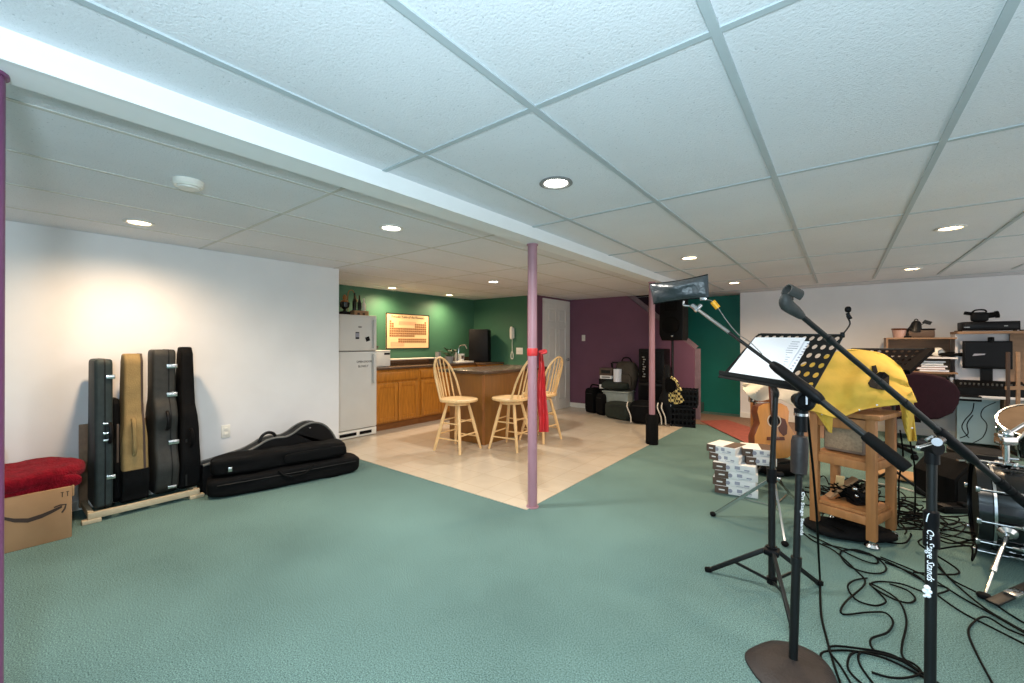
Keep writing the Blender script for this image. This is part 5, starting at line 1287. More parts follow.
part('side_panel', bx(oy(1003, 400).x, oy(1003, 400).x+0.03, 7.4, 8.08, 0, DZ-0.03), DESKWOOD, dk)
part('side_panel', bx(xe-0.03, xe, 7.4, 8.08, 0, DZ-0.03), DESKWOOD, dk)
part('hutch_back', bx(xr, hx1, 7.70, 7.73, DZ, ztop), HUTCH, dk, 'white hutch back panel')
part('hutch_side', bx(xr-0.025, xr, 7.66, 7.93, DZ, ztop), HUTCH, dk)
part('hutch_side', bx(hx1, hx1+0.03, 7.66, 7.93, DZ, ztop), DESKWOOD, dk, 'brown hutch side')
part('hutch_top', bx(xr-0.03, xe, 7.48, 7.95, ztop, ztop+0.03), DESKWOOD, dk)
part('right_back', bx(hx1+0.03, xe, 7.70, 7.73, DZ, ztop), DESKWOOD, dk, 'brown right hutch back')
zs1 = oy(925, 339).z; zs2 = oy(925, 357).z; zs3 = oy(925, 372).z
part('left_back', bx(xl, xr-0.025, 7.95, 7.97, DZ, zs1), DESKWOOD, dk)
part('left_top', bx(xl-0.02, xr-0.025, 7.55, 7.97, zs1, zs1+0.02), DESKWOOD, dk)
for z in (zs2, zs3): part('left_shelf', bx(xl, xr-0.025, 7.5, 7.95, z-0.02, z), HUTCH if z == zs2 else DESKWOOD, dk)
part('hutch_divider', bx(xl-0.02, xl, 7.55, 7.97, DZ, zs1), DESKWOOD, dk)
kd = pbox(950, 982, 395, 402, 7.2, 7.36)
part('keyboard_tray', kd, BLACKPLASTIC, dk)
part('tray_rail', B().box(((oy(950, 396, 7.2).x+oy(983, 396, 7.2).x)/2, 7.19, oy(966, 398, 7.2).z), (0.5, 0.02, 0.018)), STEEL, dk)
# monitor
mo = thing('computer_monitor', 'wide black computer monitor in the white hutch', 'monitor', (oy(988, 380, 7.6).x, 7.65, DZ))
a, c = oy(963, 341, 7.6), oy(1013, 369.5, 7.6)
part('screen_bezel', bx(a.x, c.x, 7.6, 7.65, c.z, a.z, 0.008), BLACKPLASTIC, mo)
part('screen', bx(a.x+0.02, c.x-0.02, 7.594, 7.6, c.z+0.03, a.z-0.02), SCREEN, mo)
part('brand_logo', B().prism([(0, 0), (0.1, 0.015), (0.11, 0.03), (0.015, 0.028)], onY(976, 356, 7.593)+V(-0.03, 0, 0), (1, 0, 0), (0, 0, 1), 0.003), PAPERINK, mo, 'small pale logo on the screen')  # pale brand print on the screen
part('stand_neck', bx((a.x+c.x)/2-0.05, (a.x+c.x)/2+0.05, 7.63, 7.67, DZ+0.01, c.z+0.05), BLACKPLASTIC, mo)
part('stand_foot', B().lathe([(0, 0), (0.14, 0), (0.13, 0.012), (0, 0.016)], o=((a.x+c.x)/2, 7.65, DZ), seg=28), BLACKPLASTIC, mo)
p = oy(991, 339.5, 7.62); single('webcam', B().box(p, (0.05, 0.05, 0.06), 0.01).sph(p+V(0, -0.028, 0.005), 0.014, seg=12).box(p+V(0, 0.0, -0.035), (0.03, 0.06, 0.02), 0.004), BLACKPLASTIC, 'small black webcam clipped on top of the monitor', 'webcam', (p.x, p.y, p.z-0.045))
kx = oy(975, 375, 7.5).x
kb = thing('computer_keyboard', 'black keyboard on the white desktop below the monitor', 'keyboard', (kx-0.12, 7.395, DZ+0.001))
part('base', B().box((0, 0, 0.012), (0.46, 0.06, 0.022), 0.004), BLACKPLASTIC, kb, local=True)
part('keys', (lambda q: [q.box((-0.2+0.0285*i, -0.018+0.018*j, 0.027), (0.022, 0.014, 0.01)) for i in range(15) for j in range(3)] and q)(B()), RUBBER, kb, local=True)
# devices on the hutch
za = ztop+0.031
a, c = oy(963, 325, 7.55), oy(1021, 330, 7.55)
rc = thing('receiver', 'flat black audio receiver on top of the white hutch', 'receiver', ((a.x+c.x)/2, 7.72, za))
rh = 0.105
part('case', B().box((0, 0, rh/2+0.012), (c.x-a.x, 0.32, rh), 0.006), BLACKPLASTIC, rc, local=True)
part('front_panel', B().box((0, -0.162, rh/2+0.012), (c.x-a.x-0.04, 0.006, rh-0.03), 0.002), SCREEN, rc, local=True)
for k in (-1, 1): part('foot', B().cyl((k*0.25, -0.12, 0), (k*0.25, -0.12, 0.014), 0.018).cyl((k*0.25, 0.12, 0), (k*0.25, 0.12, 0.014), 0.018), RUBBER, rc, local=True)
part('indicator', B().box((-0.2, -0.166, 0.05), (0.05, 0.003, 0.012)).box((0.12, -0.166, 0.06), (0.03, 0.003, 0.01)), STEEL, rc, local=True)
p = oy(980, 321, 7.62)
cmx = thing('camcorder', 'black camcorder lying on the audio receiver', 'camcorder', (p.x, 7.65, za+rh+0.013))
part('body', B().blob((0, 0, 0.06), (0.15, 0.09, 0.12), p=5, seg=22), BLACKPLASTIC, cmx, local=True)
part('lens', B().cyl((0.07, 0, 0.075), (0.14, 0, 0.085), 0.034).cyl((0.13, 0, 0.083), (0.16, 0, 0.088), 0.042), RUBBER, cmx, local=True)
part('viewfinder', B().bar((-0.06, 0, 0.1), (-0.13, 0, 0.115), 0.045, 0.04, 0.006), RUBBER, cmx, local=True)
part('grip_strap', B().tube([(-0.06, 0.0, 0.118), (-0.03, 0, 0.145), (0.04, 0, 0.145), (0.06, 0, 0.118)], 0.01, 6), RUBBER, cmx, local=True)
# lamp, boxes and clutter on the left shelves
DL = 7.7
p = oy(898, 342, DL)
lp = thing('desk_lamp', 'black gooseneck desk lamp with open head on the left desk shelf', 'lamp', (oy(906, 345, DL).x, DL, zs1+0.021))
part('base', B().lathe([(0, 0), (0.07, 0), (0.07, 0.02), (0.02, 0.03), (0, 0.03)], o=(oy(906, 345, DL).x, DL, zs1+0.021), seg=20), BLACKPLASTIC, lp)
part('gooseneck', B().tube([oy(u, v, DL) for u, v in ((906, 337), (906.5, 332), (909, 328), (914, 324))], 0.008, 8), BLACKMETAL, lp)
part('shade', B().lathe([(0.025, 0.02), (0.045, 0.0), (0.075, -0.12), (0.07, -0.12), (0.04, -0.005), (0, 0.0)], o=oy(916.5, 322.5, DL), axis=(0.15, 0, 1), seg=22).tube([oy(u, v, DL) for u, v in ((914, 322), (915, 319.5), (917.5, 319.5), (918, 323))], 0.006, 6), BLACKMETAL, lp)
part('side_clip', B().tube([oy(u, v, DL) for u, v in ((921, 325), (925, 322.5), (927, 320.5))], 0.005, 6).prism([(-0.05, -0.01), (0.03, -0.04), (0.05, 0.0), (-0.02, 0.03)], oy(927, 322, DL), (1, 0, 0), (0, 0, 1), 0.02), BLACKMETAL, lp)
q = onY(922, 335.5, 7.62)
bk_ = thing('storage_case', 'dark brown rectangular case on the shelf under the lamp', 'case', (q.x, 7.75, zs1+0.021))
part('body', B().box((0, 0, 0.05), (0.25, 0.2, 0.095), 0.01), BROWNBOX, bk_, local=True); part('lid', B().box((0, 0, 0.107), (0.26, 0.21, 0.02), 0.006), BLACKPLASTIC, bk_, local=True)
q = onY(901, 338.5, 7.7)
gb_ = thing('glass_jar', 'pinkish glass jar at the left end of the desk shelf', 'jar', (q.x-0.02, 7.68, zs1+0.021))
part('jar', B().lathe([(0, 0), (0.06, 0), (0.075, 0.1), (0.07, 0.1), (0.055, 0.01), (0, 0.01)], seg=20), mat('dusky_glass', (172, 140, 130), 0.2, var=0.1), gb_, local=True)
part('rim', B().lathe([(0.075, 0.1), (0.085, 0.12), (0.07, 0.125), (0.065, 0.1)], seg=20), MAHOG, gb_, local=True)
gl = thing('white_speaker', 'small rounded white object on the middle desk shelf', 'speaker', (oy(938, 354, 7.65).x, 7.7, zs2))
part('body', B().blob((0, 0, 0.06), (0.12, 0.1, 0.12), p=2.4, seg=18), WHITEPL, gl, local=True); part('cone', B().lathe([(0, 0.004), (0.03, 0), (0.035, 0.006), (0.02, -0.004)], o=(0.03, -0.045, 0.06), axis=(0.2, -1, 0), seg=16), STEEL, gl, local=True)
single('black_glove', B().blob((oy(951, 356, 7.7).x, 7.7, zs2+0.03), (0.26, 0.16, 0.055), p=2.4, seg=18, noise=0.02, ns=9), BLACKCLOTH, 'flat dark cloth bundle on the right of middle desk shelf', 'cloth', (oy(951, 356, 7.7).x, 7.7, zs2))
for k in range(5):
    x0 = oy(908, 368, 7.65).x+0.0; ww_ = 0.28-0.015*k
    t = thing('book', ['lowest wide grey book of the pile on desk shelf', 'pale pink book second in the pile on desk shelf', 'dark book in the middle of the pile on desk shelf', 'white book near the top of the pile on desk shelf', 'topmost dark book of the pile on desk shelf'][k], 'book', (x0+0.22+0.01*(-1)**k, 7.66, zs3+0.0005+k*0.0285), 0.05*(-1)**k, 'pile of books on the desk shelf')
    part('cover', B().box((0, 0, 0.002), (ww_, 0.2, 0.004)).box((0, 0, 0.026), (ww_, 0.2, 0.004)).box((-ww_/2+0.003, 0, 0.014), (0.006, 0.2, 0.028)), [GREYPL, mat('dusty_pink', (180, 140, 134), 0.7), BROWNBOX, WHITEPL, BLACKPLASTIC][k], t, local=True)
    part('pages', B().box((0.003, 0, 0.014), (ww_-0.012, 0.19, 0.0195)), PAPER, t, local=True)
for k in range(6):
    xk = oy(943+2.6*k, 380, 7.66).x
    t = thing('book', ['first thin upright binder from the book pile', 'second upright binder from the book pile, dark', 'third upright binder, grey', 'fourth upright binder, bright white spine', 'fifth upright binder, brown', 'sixth upright binder next to white hutch side'][k], 'book', (xk, 7.7, DZ+0.001), 0, 'upright binders on the desk')
    hh_ = [0.16, 0.17, 0.15, 0.19, 0.16, 0.17][k]; w_ = 0.026
    mm_ = [BROWNBOX, BLACKPLASTIC, GREYPL, PAPER, DESKWOOD, BROWNBOX][k]
    part('cover', B().box((-w_/2, 0, hh_/2), (0.003, 0.2, hh_)).box((w_/2, 0, hh_/2), (0.003, 0.2, hh_)).box((0, -0.1, hh_/2), (w_, 0.003, hh_)), mm_, t, local=True)
    part('pages', B().box((0, 0.003, hh_/2), (w_-0.004, 0.19, hh_-0.01)), PAPER, t, local=True)
for k, (u, w, m_, lab) in enumerate(((1008, 0.10, PAPER, 'white paper box on the desk right of the monitor foot'), (966, 0.08, GREYPL, 'grey desk gadget left of the monitor foot'), (998, 0.12, WHITEPL, 'pale tissue box below the right of the monitor'))):
    xk = oy(u, 378, 7.72).x
    t = thing('desk_box', lab, 'box', (xk, 7.78, DZ+0.001)); part('carton', B().box((0, 0, 0.045), (w, 0.09, 0.09), 0.006), m_, t, local=True); part('slot', B().box((0, -0.046, 0.05), (w*0.5, 0.003, 0.03)), BLACKPLASTIC, t, local=True)
# tall items right of the monitor
p = oy(988, 381, 7.52)
mx_ = thing('audio_mixer', 'low black audio mixer box on the desk in front of the monitor stand', 'mixer', (p.x, 7.46, DZ+0.001))
part('case', B().prism([(-0.1, 0), (0.1, 0), (0.1, 0.17), (-0.1, 0.09)], (0, 0, 0), (0, 1, 0), (0, 0, 1), 0.56, 0.006), BLACKPLASTIC, mx_, local=True)
fk = B()
for k in range(14): fk.cyl((-0.24+0.037*k, -0.02, 0.115), (-0.24+0.037*k, -0.03, 0.14), 0.009, seg=10)
part('knobs', fk, STEEL, mx_, local=True)
gp2 = thing('picture_easel', 'tall brown wooden easel frame at the right edge behind the drum hardware', 'easel', (oy(1018, 420, 7.0).x, 7.0, 0))
for u in (1008, 1018, 1027): part('upright', B().bar(onY(u, 470, 7.0)*1.0 - V(0, 0, onY(u, 470, 7.0).z), onY(u, 352, 7.0), 0.03, 0.03, 0.003), INK if u == 1008 else DESKWOOD, gp2)
part('cross_bar', B().bar(onY(1005, 388, 7.0), onY(1030, 388, 7.0), 0.03, 0.04), DESKWOOD, gp2)
# cables under the desk
for i, pts in enumerate((((974, 403), (972, 412), (965, 420), (962, 428), (969, 438)), ((996, 402), (984, 408), (981, 416), (987, 425), (983, 437), (973, 443)), ((973, 415), (967, 424), (968, 434), (960, 438)))):
    o = single('hanging_cable', B().tube([oy(u, v, 7.42) for u, v in pts], 0.005, 6), CORD, ['black cable hanging straight down under the desk', 'black cable curving across the pale blue desk panel', 'short black cable bundle under the keyboard tray'][i], 'cable', oy(*pts[-1], 7.42), 'cables under the desk')
# office chair
DC = 4.6
cx_, cy_ = at(917, 400, DC).x, at(917, 400, DC).y
oc = thing('office_chair', 'dark maroon rounded office chair at the computer desk', 'office chair', (cx_, cy_, 0))
ol = [(at(u, v, DC)-at(917, 395, DC)) for u, v in ((889, 377), (897, 373), (910, 371.5), (925, 373), (941, 377), (952, 384), (957, 392), (955, 404), (949, 413), (935, 419), (915, 420), (897, 415), (888, 402), (885, 386))]
part('backrest', B().prism([(p.dot(_R), p.z) for p in ol], at(918, 395, DC), _R, (0, 0, 1), 0.1, 0.04, 3), MAROON, oc)
sc = V(cx_, cy_, 0)+_F*V(1, 1, 0).length*0
fw = V(_F.x, _F.y, 0).normalized()
part('seat', B().blob(V(cx_, cy_, 0.47)+fw*0.28, (0.5, 0.5, 0.1), p=3.2, seg=26, M=rotz(YAW)), MAROON, oc)
part('back_bar', B().bar(V(cx_, cy_, 0.42)+fw*0.15, V(cx_, cy_, 0.42)-fw*0.0, 0.06, 0.02).bar(V(cx_, cy_, 0.41)-fw*0.0, V(cx_, cy_, 0.66)-fw*0.0, 0.06, 0.02), BLACKPLASTIC, oc)
for s in (-1, 1): part('armrest', B().tube([V(cx_, cy_, 0.44)+fw*0.25+_R*s*0.27, V(cx_, cy_, 0.50)+fw*0.25+_R*s*0.33, V(cx_, cy_, 0.66)+fw*0.25+_R*s*0.33, V(cx_, cy_, 0.69)+fw*0.4+_R*s*0.33], 0.02, 8).bar(V(cx_, cy_, 0.69)+fw*0.12+_R*s*0.33, V(cx_, cy_, 0.69)+fw*0.42+_R*s*0.33, 0.05, 0.03, 0.01), BLACKPLASTIC, oc)
ctr = V(cx_, cy_, 0)+fw*0.28
part('gas_lift', B().cyl(ctr+V(0, 0, 0.1), ctr+V(0, 0, 0.43), 0.03), BLACKMETAL, oc)
for k in range(5):
    a = k*2*PI/5+0.2; e = ctr+V(0.3*math.cos(a), 0.3*math.sin(a), 0.075)
    l_ = part('base_arm', B().bar(ctr+V(0, 0, 0.11), e, 0.05, 0.03, 0.006), BLACKPLASTIC, oc); part('wheel', B().cyl(e+V(-0.02*math.sin(a), 0.02*math.cos(a), -0.045), e+V(0.02*math.sin(a), -0.02*math.cos(a), -0.045), 0.03, seg=16), RUBBER, l_)

# ================================================================== DRUMS
bdD = 2.62
c0 = at(975, 512, bdD); rD = 0.272
c0.z = rD+0.01
axd = (_R*0.74-V(_F.x, _F.y, 0).normalized()*0.67).normalized()
dr = thing('bass_drum', 'glossy black bass drum lying on its side at the right edge', 'drum', (c0.x, c0.y, 0))
DLn = 0.5
part('shell', B().lathe([(0, 0.02), (rD-0.02, 0.02), (rD-0.014, 0.03), (rD-0.014, DLn), (0, DLn)], o=c0, axis=axd, seg=64), DRUMBLK, dr)
part('batter_hoop', B().lathe([(rD-0.02, -0.01), (rD, -0.01), (rD, 0.045), (rD-0.014, 0.045), (rD-0.02, 0.0)], o=c0, axis=axd, seg=64), DRUMBLK, dr)
part('rim_line', B().lathe([(rD-0.012, 0.05), (rD-0.002, 0.05), (rD-0.002, 0.062), (rD-0.012, 0.062)], o=c0, axis=axd, seg=64), CHROME, dr, 'chrome rim line')
part('drum_head', B().lathe([(0, 0.01), (rD-0.02, 0.01), (rD-0.02, 0.018), (0, 0.018)], o=c0, axis=axd, seg=48), BLACKPLASTIC, dr)
ux = axd.cross(V(0, 0, 1)).normalized(); ux = ux if ux.dot(_F) < 0 else -ux
for k, a in enumerate((1.42, 0.55, -0.1, -0.62, -1.15, 2.2, 3.0, 4.0)):
    d = ux*math.cos(a)+V(0, 0, 1)*math.sin(a); rr_ = rD+0.006
    l_ = part('tension_rod', B().cyl(c0+d*rr_+axd*-0.02, c0+d*rr_+axd*0.13, 0.0045, seg=8).box(c0+d*(rr_-0.0)+axd*-0.012, (0.02, 0.02, 0.03), 0.004), CHROME, dr)
    part('lug', B().blob(c0+d*(rr_-0.004)+axd*0.155, (0.028, 0.028, 0.028), p=2.5, seg=12).cyl(c0+d*(rr_-0.002)+axd*0.12, c0+d*(rr_-0.002)+axd*0.19, 0.009, seg=10), CHROME, l_)
sp0 = None
d = ux*math.cos(-0.28)+V(0, 0, 1)*math.sin(-0.28)
def along(u, off):
    lo, hi = 0.0, 0.9
    for _ in range(40):
        m_ = (lo+hi)/2; q = c0+axd*m_+off-EYE
        if 512+F*q.dot(_R)/q.dot(_F) < u: lo = m_
        else: hi = m_
    return c0+axd*lo+off
sb = along(1007, d*(rD-0.012))
part('spur_bracket', B().lathe([(0, 0.0), (0.038, 0.0), (0.042, 0.01), (0.03, 0.022), (0.022, 0.03), (0, 0.03)], o=sb, axis=d, seg=24), CHROME, dr)
sf_ = onZ(984, 597, 0.012)
lgp = part('spur_leg', B().cyl(sb+d*0.02, sb.lerp(sf_, 0.62), 0.0105).cyl(sb.lerp(sf_, 0.55), sf_, 0.0065).cyl(sb.lerp(sf_, 0.58), sb.lerp(sf_, 0.64), 0.014), CHROME, dr)
part('spur_foot', B().blob(sf_+V(0, 0, 0.006), (0.055, 0.05, 0.03), p=2.6, seg=14), RUBBER, lgp)
pd = thing('drum_pedal', 'silver footboard of a drum pedal beside the bass drum spur', 'pedal', onZ(1015, 598))
part('footboard', B().bar(onZ(992, 603, 0.02), onZ(1036, 583, 0.05), 0.05, 0.012, 0.004, up=(0, 0, 1)), BLACKMETAL, pd); part('silver_band', B().bar(onZ(1010, 595, 0.042), onZ(1020, 590.5, 0.05), 0.052, 0.014, 0.004), CHROME, pd)
# tom holder and tom
tp0 = along(1006, V(0, 0, rD-0.014))
th = thing('tom_mount', 'chrome tom holder post standing on top of the bass drum', 'drum hardware', tp0)
tpz = tp0+V(0, 0, 0.13)
part('base_bracket', B().box(tp0+V(0, 0, 0.012), (0.09, 0.06, 0.022), 0.008, M=rotz(YAW)).cyl(tp0-axd*0.03+V(0, 0, 0.04), tp0+axd*0.05+V(0, 0, 0.045), 0.009), CHROME, th)
part('post', B().cyl(tp0+V(0, 0, 0.02), tpz, 0.016), CHROME, th)
part('clamp', B().box(tpz+V(0, 0, 0.02), (0.09, 0.06, 0.05), 0.01, M=rotz(YAW)).sph(tpz+V(0, 0, 0.06), 0.032, seg=16).cyl(tpz-_R*0.05+V(0, 0, 0.03), tpz-_R*0.02+V(0, 0, 0.03), 0.014).cyl(tpz-_R*0.06+V(0, 0, 0.055), tpz-_R*0.03+V(0, 0, 0.05), 0.012), CHROME, th)
part('arm', B().tube([tpz+V(0, 0, 0.05), tpz+_R*0.08+V(0, 0, 0.10), tpz+_R*0.2+V(0, 0, 0.17)], 0.011, 10, 2).tube([tpz+V(0, 0, 0.0), tpz+_R*0.06+V(0, 0, 0.02), tpz+_R*0.14+V(0, 0, 0.09)], 0.009, 8, 2), CHROME, th)
tmc = tpz+_R*0.40+_F*0.18+V(0, 0, 0.03)
tom = thing('tom_drum', 'tom drum with pale chrome rim cut by the right edge of the photo', 'drum', tmc)
tax = (V(0, 0, 1)*0.8-_R*0.45-_F*0.3).normalized()
part('shell', B().lathe([(0, -0.11), (0.15, -0.11), (0.15, 0.1), (0, 0.1)], o=tmc, axis=tax, seg=40), DRUMBLK, tom)
part('head', B().lathe([(0, 0.104), (0.15, 0.102), (0.15, 0.1), (0, 0.1)], o=tmc, axis=tax, seg=40), mat('dusty_drum_head', (104, 88, 72), 0.9, spec=0.05), tom)
for z in (0.095, -0.105): part('rim', B().lathe([(0.15, z-0.012), (0.163, z-0.012), (0.163, z+0.012), (0.152, z+0.012)], o=tmc, axis=tax, seg=40), CHROME, tom)
for k in range(6):
    a = k*PI/3; e1 = tax.orthogonal().normalized(); e2 = tax.cross(e1); d = e1*math.cos(a)+e2*math.sin(a)
    part('lug', B().cyl(tmc+d*0.158-tax*0.1, tmc+d*0.158+tax*0.09, 0.005, seg=8).cyl(tmc+d*0.156-tax*0.03, tmc+d*0.156+tax*0.03, 0.012, seg=10), CHROME, tom)
# wedge monitor + throne
wq = at(950, 489, 3.35); wq.z = 0
wd = thing('wedge_monitor', 'black faceted floor monitor speaker left of the bass drum', 'speaker', wq)
p_ = [at(u, v, 3.3) for u, v in ((945, 477), (945, 490), (968, 497), (990, 497), (990, 465), (960, 461))]
o_ = at(968, 480, 3.3)
zb = onZ(955, 505).z
wol = [((p-o_).dot(_R), p.z) for p in p_]
part('cabinet', B().prism([(wol[0][0], wol[0][1]), (wol[0][0]+0.01, 0.01), (wol[4][0], 0.01), (wol[4][0], wol[5][1]), (wol[5][0], wol[5][1])], V(o_.x, o_.y, 0)+fw*0.1, _R, (0, 0, 1), 0.34, 0.012, 2), BLACKCLOTH, wd)
part('corner_badge', B().bar(at(957.5, 460.0, 3.28), at(964, 460.5, 3.28), 0.02, 0.012), CHROME, wd)
part('front_grille', B().prism([(wol[0][0]+0.02, wol[0][1]-0.01), (wol[0][0]+0.02, 0.03), (wol[4][0]-0.02, 0.03), (wol[4][0]-0.02, wol[5][1]-0.03), (wol[5][0]+0.01, wol[5][1]-0.03)], V(o_.x, o_.y, 0)-fw*0.072, _R, (0, 0, 1), 0.008), RUBBER, wd)
thc = at(978, 452, 3.6)
tr2_ = thing('drum_throne', 'round black drum stool seat behind the floor monitor', 'stool', (thc.x, thc.y, 0))
part('seat', B().lathe([(0, -0.07), (0.17, -0.07), (0.19, -0.05), (0.19, -0.015), (0.175, 0.0), (0, 0.004)], o=(thc.x, thc.y, thc.z+0.02), seg=36), BLACK, tr2_)
part('piping', B().tube([V(thc.x+0.186*math.cos(k*PI/12), thc.y+0.186*math.sin(k*PI/12), thc.z+0.008) for k in range(24)], 0.006, 6, 1, True), GREYCASE, tr2_)
part('post', B().cyl((thc.x, thc.y, 0.12), (thc.x, thc.y, thc.z-0.04), 0.02), CHROME, tr2_)
for k in range(3): part('leg', B().cyl((thc.x, thc.y, thc.z-0.12), (thc.x+0.22*math.cos(k*2.09), thc.y+0.22*math.sin(k*2.09), 0.012), 0.011), CHROME, tr2_)
# tan cymbal bag / guitar top lying behind
tq = onZ(915, 481)
single('tan_pad', B().blob((tq.x, tq.y, 0.03), (0.55, 0.3, 0.06), p=2.6, seg=28, noise=0.01), mat('tan_felt', (176, 138, 96), 0.8, var=0.12, scale=8), 'flat tan pad lying on the carpet behind the right boom stand', 'pad', (tq.x, tq.y, 0))
ps_ = onZ(952, 512); single('power_strip', B().box((ps_.x, ps_.y, 0.03), (0.2, 0.09, 0.055), 0.008, M=rotz(YAW)).box((ps_.x+0.06, ps_.y+0.02, 0.065), (0.05, 0.05, 0.03), 0.005, M=rotz(YAW)), BLACKPLASTIC, 'black power adapter block on the carpet left of the bass drum', 'adapter', (ps_.x, ps_.y, 0))

# ---- items under and inside the pine stand
sh0 = A+V(0, 0, 0.212)
tl = thing('effects_pedal', 'small dark effects box with bright knobs inside the pine stand', 'effects pedal', tuple(A+nm_f*Lw*0.6+nm_b*0.12+V(0, 0, 0.21)))
part('case', B().box(A+nm_f*Lw*0.62+nm_b*0.14+V(0, 0, 0.255), (0.1, 0.08, 0.09), 0.006, M=rotz(YAW)), BLACKPLASTIC, tl)
part('knobs', B().sph(A+nm_f*Lw*0.62+nm_b*0.09+V(0, 0, 0.315), 0.016, seg=12).sph(A+nm_f*Lw*0.66+nm_b*0.085+V(0, 0, 0.275), 0.013, seg=12), CHROME, tl)
wsq = A+V(0, 0, 0.225)
sc_ = thing('wood_scraps', 'pale wood offcuts leaning on the lower shelf of the pine stand', 'wood offcut', tuple(wsq))
part('plank', B().bar(wsq+nm_f*0.05+nm_b*0.06, wsq+nm_f*0.15+nm_b*0.22+V(0, 0, 0.13), 0.05, 0.014, 0.002), CARD, sc_)
part('plank', B().bar(wsq+nm_f*0.06+nm_b*0.20, wsq+nm_f*0.11+nm_b*0.10+V(0, 0, 0.15), 0.045, 0.014, 0.002), BEECH, sc_)
cm = B()
for k in range(44):
    pts = []
    a0 = A+nm_f*random.uniform(-0.1, Lw+0.15)+nm_b*random.uniform(0.35, 1.0); 
    for j in range(5):
        a0 = a0+nm_f*random.uniform(-0.18, 0.2)+nm_b*random.uniform(-0.2, 0.2); pts.append(V(a0.x, a0.y, random.uniform(0.008, 0.09)))
    cm.tube(pts, 0.005, 6)
single('cable_tangle', cm, CORD, 'tangle of dark cables on the floor behind the pine stand', 'cables', tuple(A+nm_b*0.6), kind='stuff')
cm2 = B()
for k in range(24):
    pts = []
    a0 = A+nm_f*random.uniform(0.05, Lw-0.05)+nm_b*random.uniform(0.1, 0.35)
    for j in range(5):
        q = A+nm_f*random.uniform(0.04, Lw-0.04)+nm_b*random.uniform(0.05, 0.38); pts.append(V(q.x, q.y, 0.218+random.uniform(0, 0.10)))
    cm2.tube(pts, 0.0045, 6)
single('cable_tangle', cm2, CORD, 'heap of dark cables on the lower shelf of the pine stand', 'cables', tuple(A+nm_b*0.2+V(0, 0, 0.212)), kind='stuff')
gbg = onZ(845, 545)
single('black_cable_bag', B().blob((gbg.x+0.02, gbg.y+0.2, 0.035), (0.5, 0.3, 0.07), p=2.6, seg=28, noise=0.02, ns=8, M=rotz(YAW-0.3)), BLACKCLOTH, 'flat black cloth bag under the pine stand', 'bag', (gbg.x, gbg.y+0.15, 0))
gbk = onZ(766, 478)
single('gig_bag', B().blob((gbk.x+0.05, gbk.y+0.25, 0.06), (0.5, 0.34, 0.12), p=2.6, seg=28, noise=0.03, ns=7, M=rotz(YAW)), BLACKCLOTH, 'rumpled dark bag on the floor under the acoustic guitar', 'bag', (gbk.x, gbk.y+0.2, 0))

# ================================================================== CABLES ON THE CARPET
def z1(x, y): return (800+x/4.4625, 530+y/4.4625)
def z2_(x, y): return (690+x/2.7, 430+y/2.7)
def cable(pts, label, r=0.0044, m=CORD, zed=None):
    w = [onZ(u, v, 0.007) for u, v in pts]
    # lift gently where strands cross so they rest on one another
    P = [V(p.x, p.y, 0.007+0.003*(k % 3)) for k, p in enumerate(w)]
    b_ = B().tube(P, r, 6, 5)
    return single('audio_cable', b_, m, label, 'cable', tuple(P[0]), 'cables on the carpet')
cable([z1(*p) for p in ((10, 10), (60, 50), (150, 95), (250, 180), (290, 240), (200, 330), (190, 375), (300, 370), (380, 375), (415, 410), (390, 460), (320, 490), (318, 520), (345, 550))], 'black cable snaking in an S towards the right boom stand')
cable([z1(*p) for p in ((40, 20), (160, 80), (280, 140), (345, 148), (330, 120), (250, 92), (180, 100), (215, 160), (300, 195), (370, 190), (380, 160), (310, 110), (200, 85))], 'black cable coil in front of the pine stand casters')
cable([z1(*p) for p in ((100, 60), (300, 110), (420, 160), (560, 230), (650, 258), (660, 275), (600, 286), (540, 275), (450, 245), (350, 230), (318, 250), (400, 305), (480, 325), (515, 310), (480, 275), (400, 240))], 'black cable making a flat loop in the middle of the carpet')
cable([z1(*p) for p in ((300, 214), (240, 228), (213, 260), (250, 310), (330, 340), (380, 330), (372, 300), (310, 240), (430, 310), (475, 400), (455, 520), (465, 580), (560, 650))], 'black cable crossing two loops and running to the lower coil')
cable([z1(*p) for p in ((160, 683), (100, 590), (98, 555), (150, 538), (250, 545), (380, 580), (520, 640), (600, 690))], 'outermost cable of the coil at the foot of the right boom stand')
cable([z1(*p) for p in ((330, 690), (270, 610), (262, 565), (290, 545), (400, 565), (500, 600), (540, 635), (480, 662), (400, 665), (320, 635))], 'inner loop of the coil at the foot of the right boom stand')
cable([z1(*p) for p in ((280, 690), (215, 625), (225, 565), (270, 543), (350, 555), (450, 590), (560, 650), (640, 700))], 'middle cable of the coil at the foot of the right boom stand')
cable([z1(*p) for p in ((230, 690), (180, 610), (132, 550), (145, 518), (250, 530), (400, 560), (520, 620), (600, 675))], 'long cable of the coil sweeping left by the cast base')
cable([z1(*p) for p in ((360, 120), (500, 180), (600, 230), (720, 300), (860, 380), (1010, 470))], 'black cable running straight from the pine stand under the boom stand to the right')
cable([z1(*p) for p in ((380, 145), (520, 205), (600, 285), (720, 365), (860, 440), (1010, 520))], 'second straight black cable running right behind the lettered boom stand')
cable([z2_(*p) for p in ((660, 345), (700, 400), (780, 445), (860, 495), (930, 540))], 'black cable running past the bass drum spur')
cable([z2_(*p) for p in ((670, 370), (720, 420), (790, 480), (860, 520), (930, 560))], 'black cable just in front of the one by the drum spur')
cable([z2_(*p) for p in ((930, 565), (860, 540), (800, 508), (765, 520), (752, 550), (775, 610), (820, 690))], 'black cable bending towards the bottom right corner of the photo')
cable([z2_(*p) for p in ((640, 260), (690, 288), (730, 280), (745, 250), (700, 255), (680, 275), (760, 250))], 'small cable loop between lettered boom stand and bass drum')
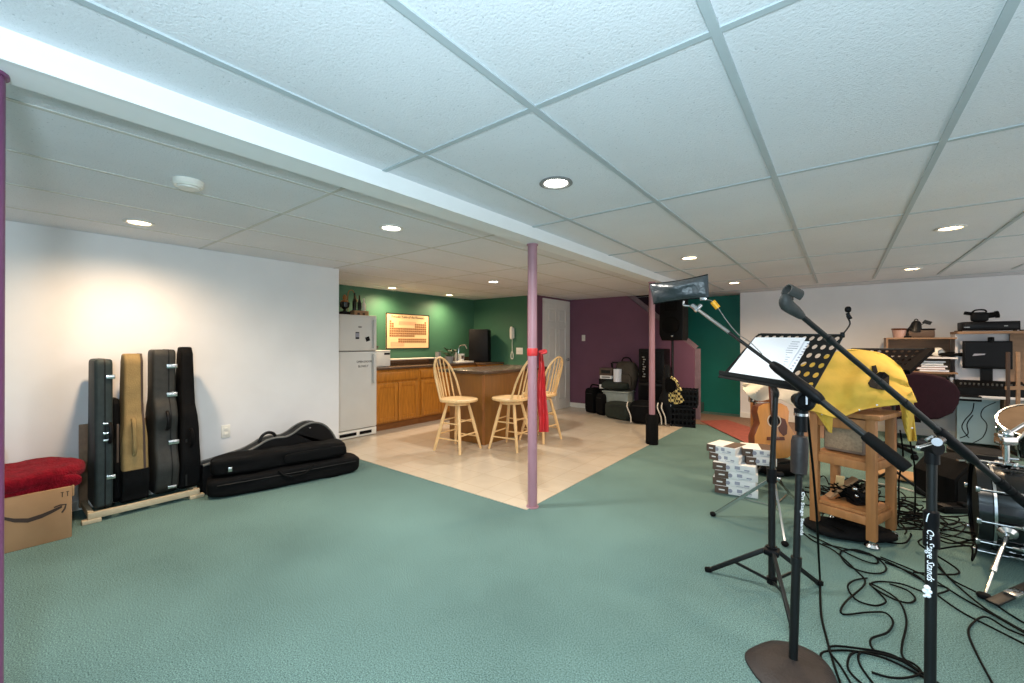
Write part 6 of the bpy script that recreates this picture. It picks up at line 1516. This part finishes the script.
cable([(862, 480), (880, 484), (900, 488), (920, 493), (945, 496), (969, 491)], 'white cable running behind the lettered boom stand to the bass drum', 0.007, WHITECORD)
vp = [at(806, 402, 1.66), at(810, 440, 1.72), at(814, 480, 1.80), at(817, 520, 1.93), at(818.5, 552, 2.1), at(819.5, 570, 2.21), onZ(820, 580, 0.012), onZ(821, 613, 0.01), onZ(826, 636, 0.008), onZ(834, 665, 0.008), onZ(843, 690, 0.008)]
single('audio_cable', B().tube(vp, 0.005, 6, 5), CORD, 'black cable hanging from the left boom stand down to the carpet', 'cable', tuple(vp[-1]), 'cables on the carpet')
for i, pts in enumerate((((900, 430, 2.85), (903, 455, 2.87), (899, 480, 2.9)), ((908, 408, 2.8), (910, 440, 2.85), (915, 470, 2.95)))):
    P = [at(*p) for p in pts]; e = P[-1].copy(); e.z = 0.01; e2 = e+_R*0.15
    single('audio_cable', B().tube(P+[e+V(0, 0, 0.12), e, e2], 0.005, 6, 4), CORD, ['black cable hanging behind the right leg of the pine stand', 'black cable hanging beside the yellow sleeve'][i], 'cable', tuple(e), 'cables on the carpet')

# ================================================================== LIGHT
w = bpy.data.worlds.new('world'); S.world = w; w.use_nodes = True
w.node_tree.nodes['Background'].inputs[0].default_value = (0.62, 0.80, 1.0, 1); w.node_tree.nodes['Background'].inputs[1].default_value = 1.0
def lamp(kind, name, loc, energy, col, size=0.2, rot=(0, 0, 0), sy=None):
    l = bpy.data.lights.new(name, kind); l.energy = energy; l.color = col
    if kind == 'AREA':
        l.size = size
        if sy: l.shape = 'RECTANGLE'; l.size_y = sy
    else: l.shadow_soft_size = size
    o = bpy.data.objects.new(name, l); COL.objects.link(o); o.location = loc; o.rotation_euler = rot
    return o
# bluish fill light added at the made-up patio door behind the camera
lamp('AREA', 'rear_fill', (0.1, -2.58, 1.05), 125, (0.70, 0.88, 1.0), 3.2, (-PI/2, 0, 0), 1.9)
# warm fill light added along the unseen right wall to brighten the room
lamp('AREA', 'side_fill', (3.17, 4.2, 1.1), 44, (1.0, 0.86, 0.70), 1.7, (0, PI/2, 0), 7.0)
# the photographer's flash
lamp('POINT', 'camera_flash', (0.12, -0.25, 1.45), 165, (0.68, 0.88, 1.0), 0.10)
for x, y in ((0.64, 1.9), (2.3, 4.4), (-2.63, -0.9), (2.3, 6.6)):
    l = lamp('SPOT', 'ceiling_lamp', (x, y, CZ-0.03), 40, (1.0, 0.85, 0.68), 0.06); l.data.spot_size = math.radians(120); l.data.spot_blend = 0.7

S.view_settings.view_transform = 'Standard'; S.view_settings.look = 'None'
S.view_settings.exposure = 0.15; S.view_settings.gamma = 1.0; S.view_settings.use_curve_mapping = False
S.cycles.use_denoising = True
S.cycles.max_bounces = 8; S.cycles.diffuse_bounces = 5; S.cycles.glossy_bounces = 3
S.cycles.caustics_reflective = False; S.cycles.caustics_refractive = False
S.cycles.sample_clamp_indirect = 4.0
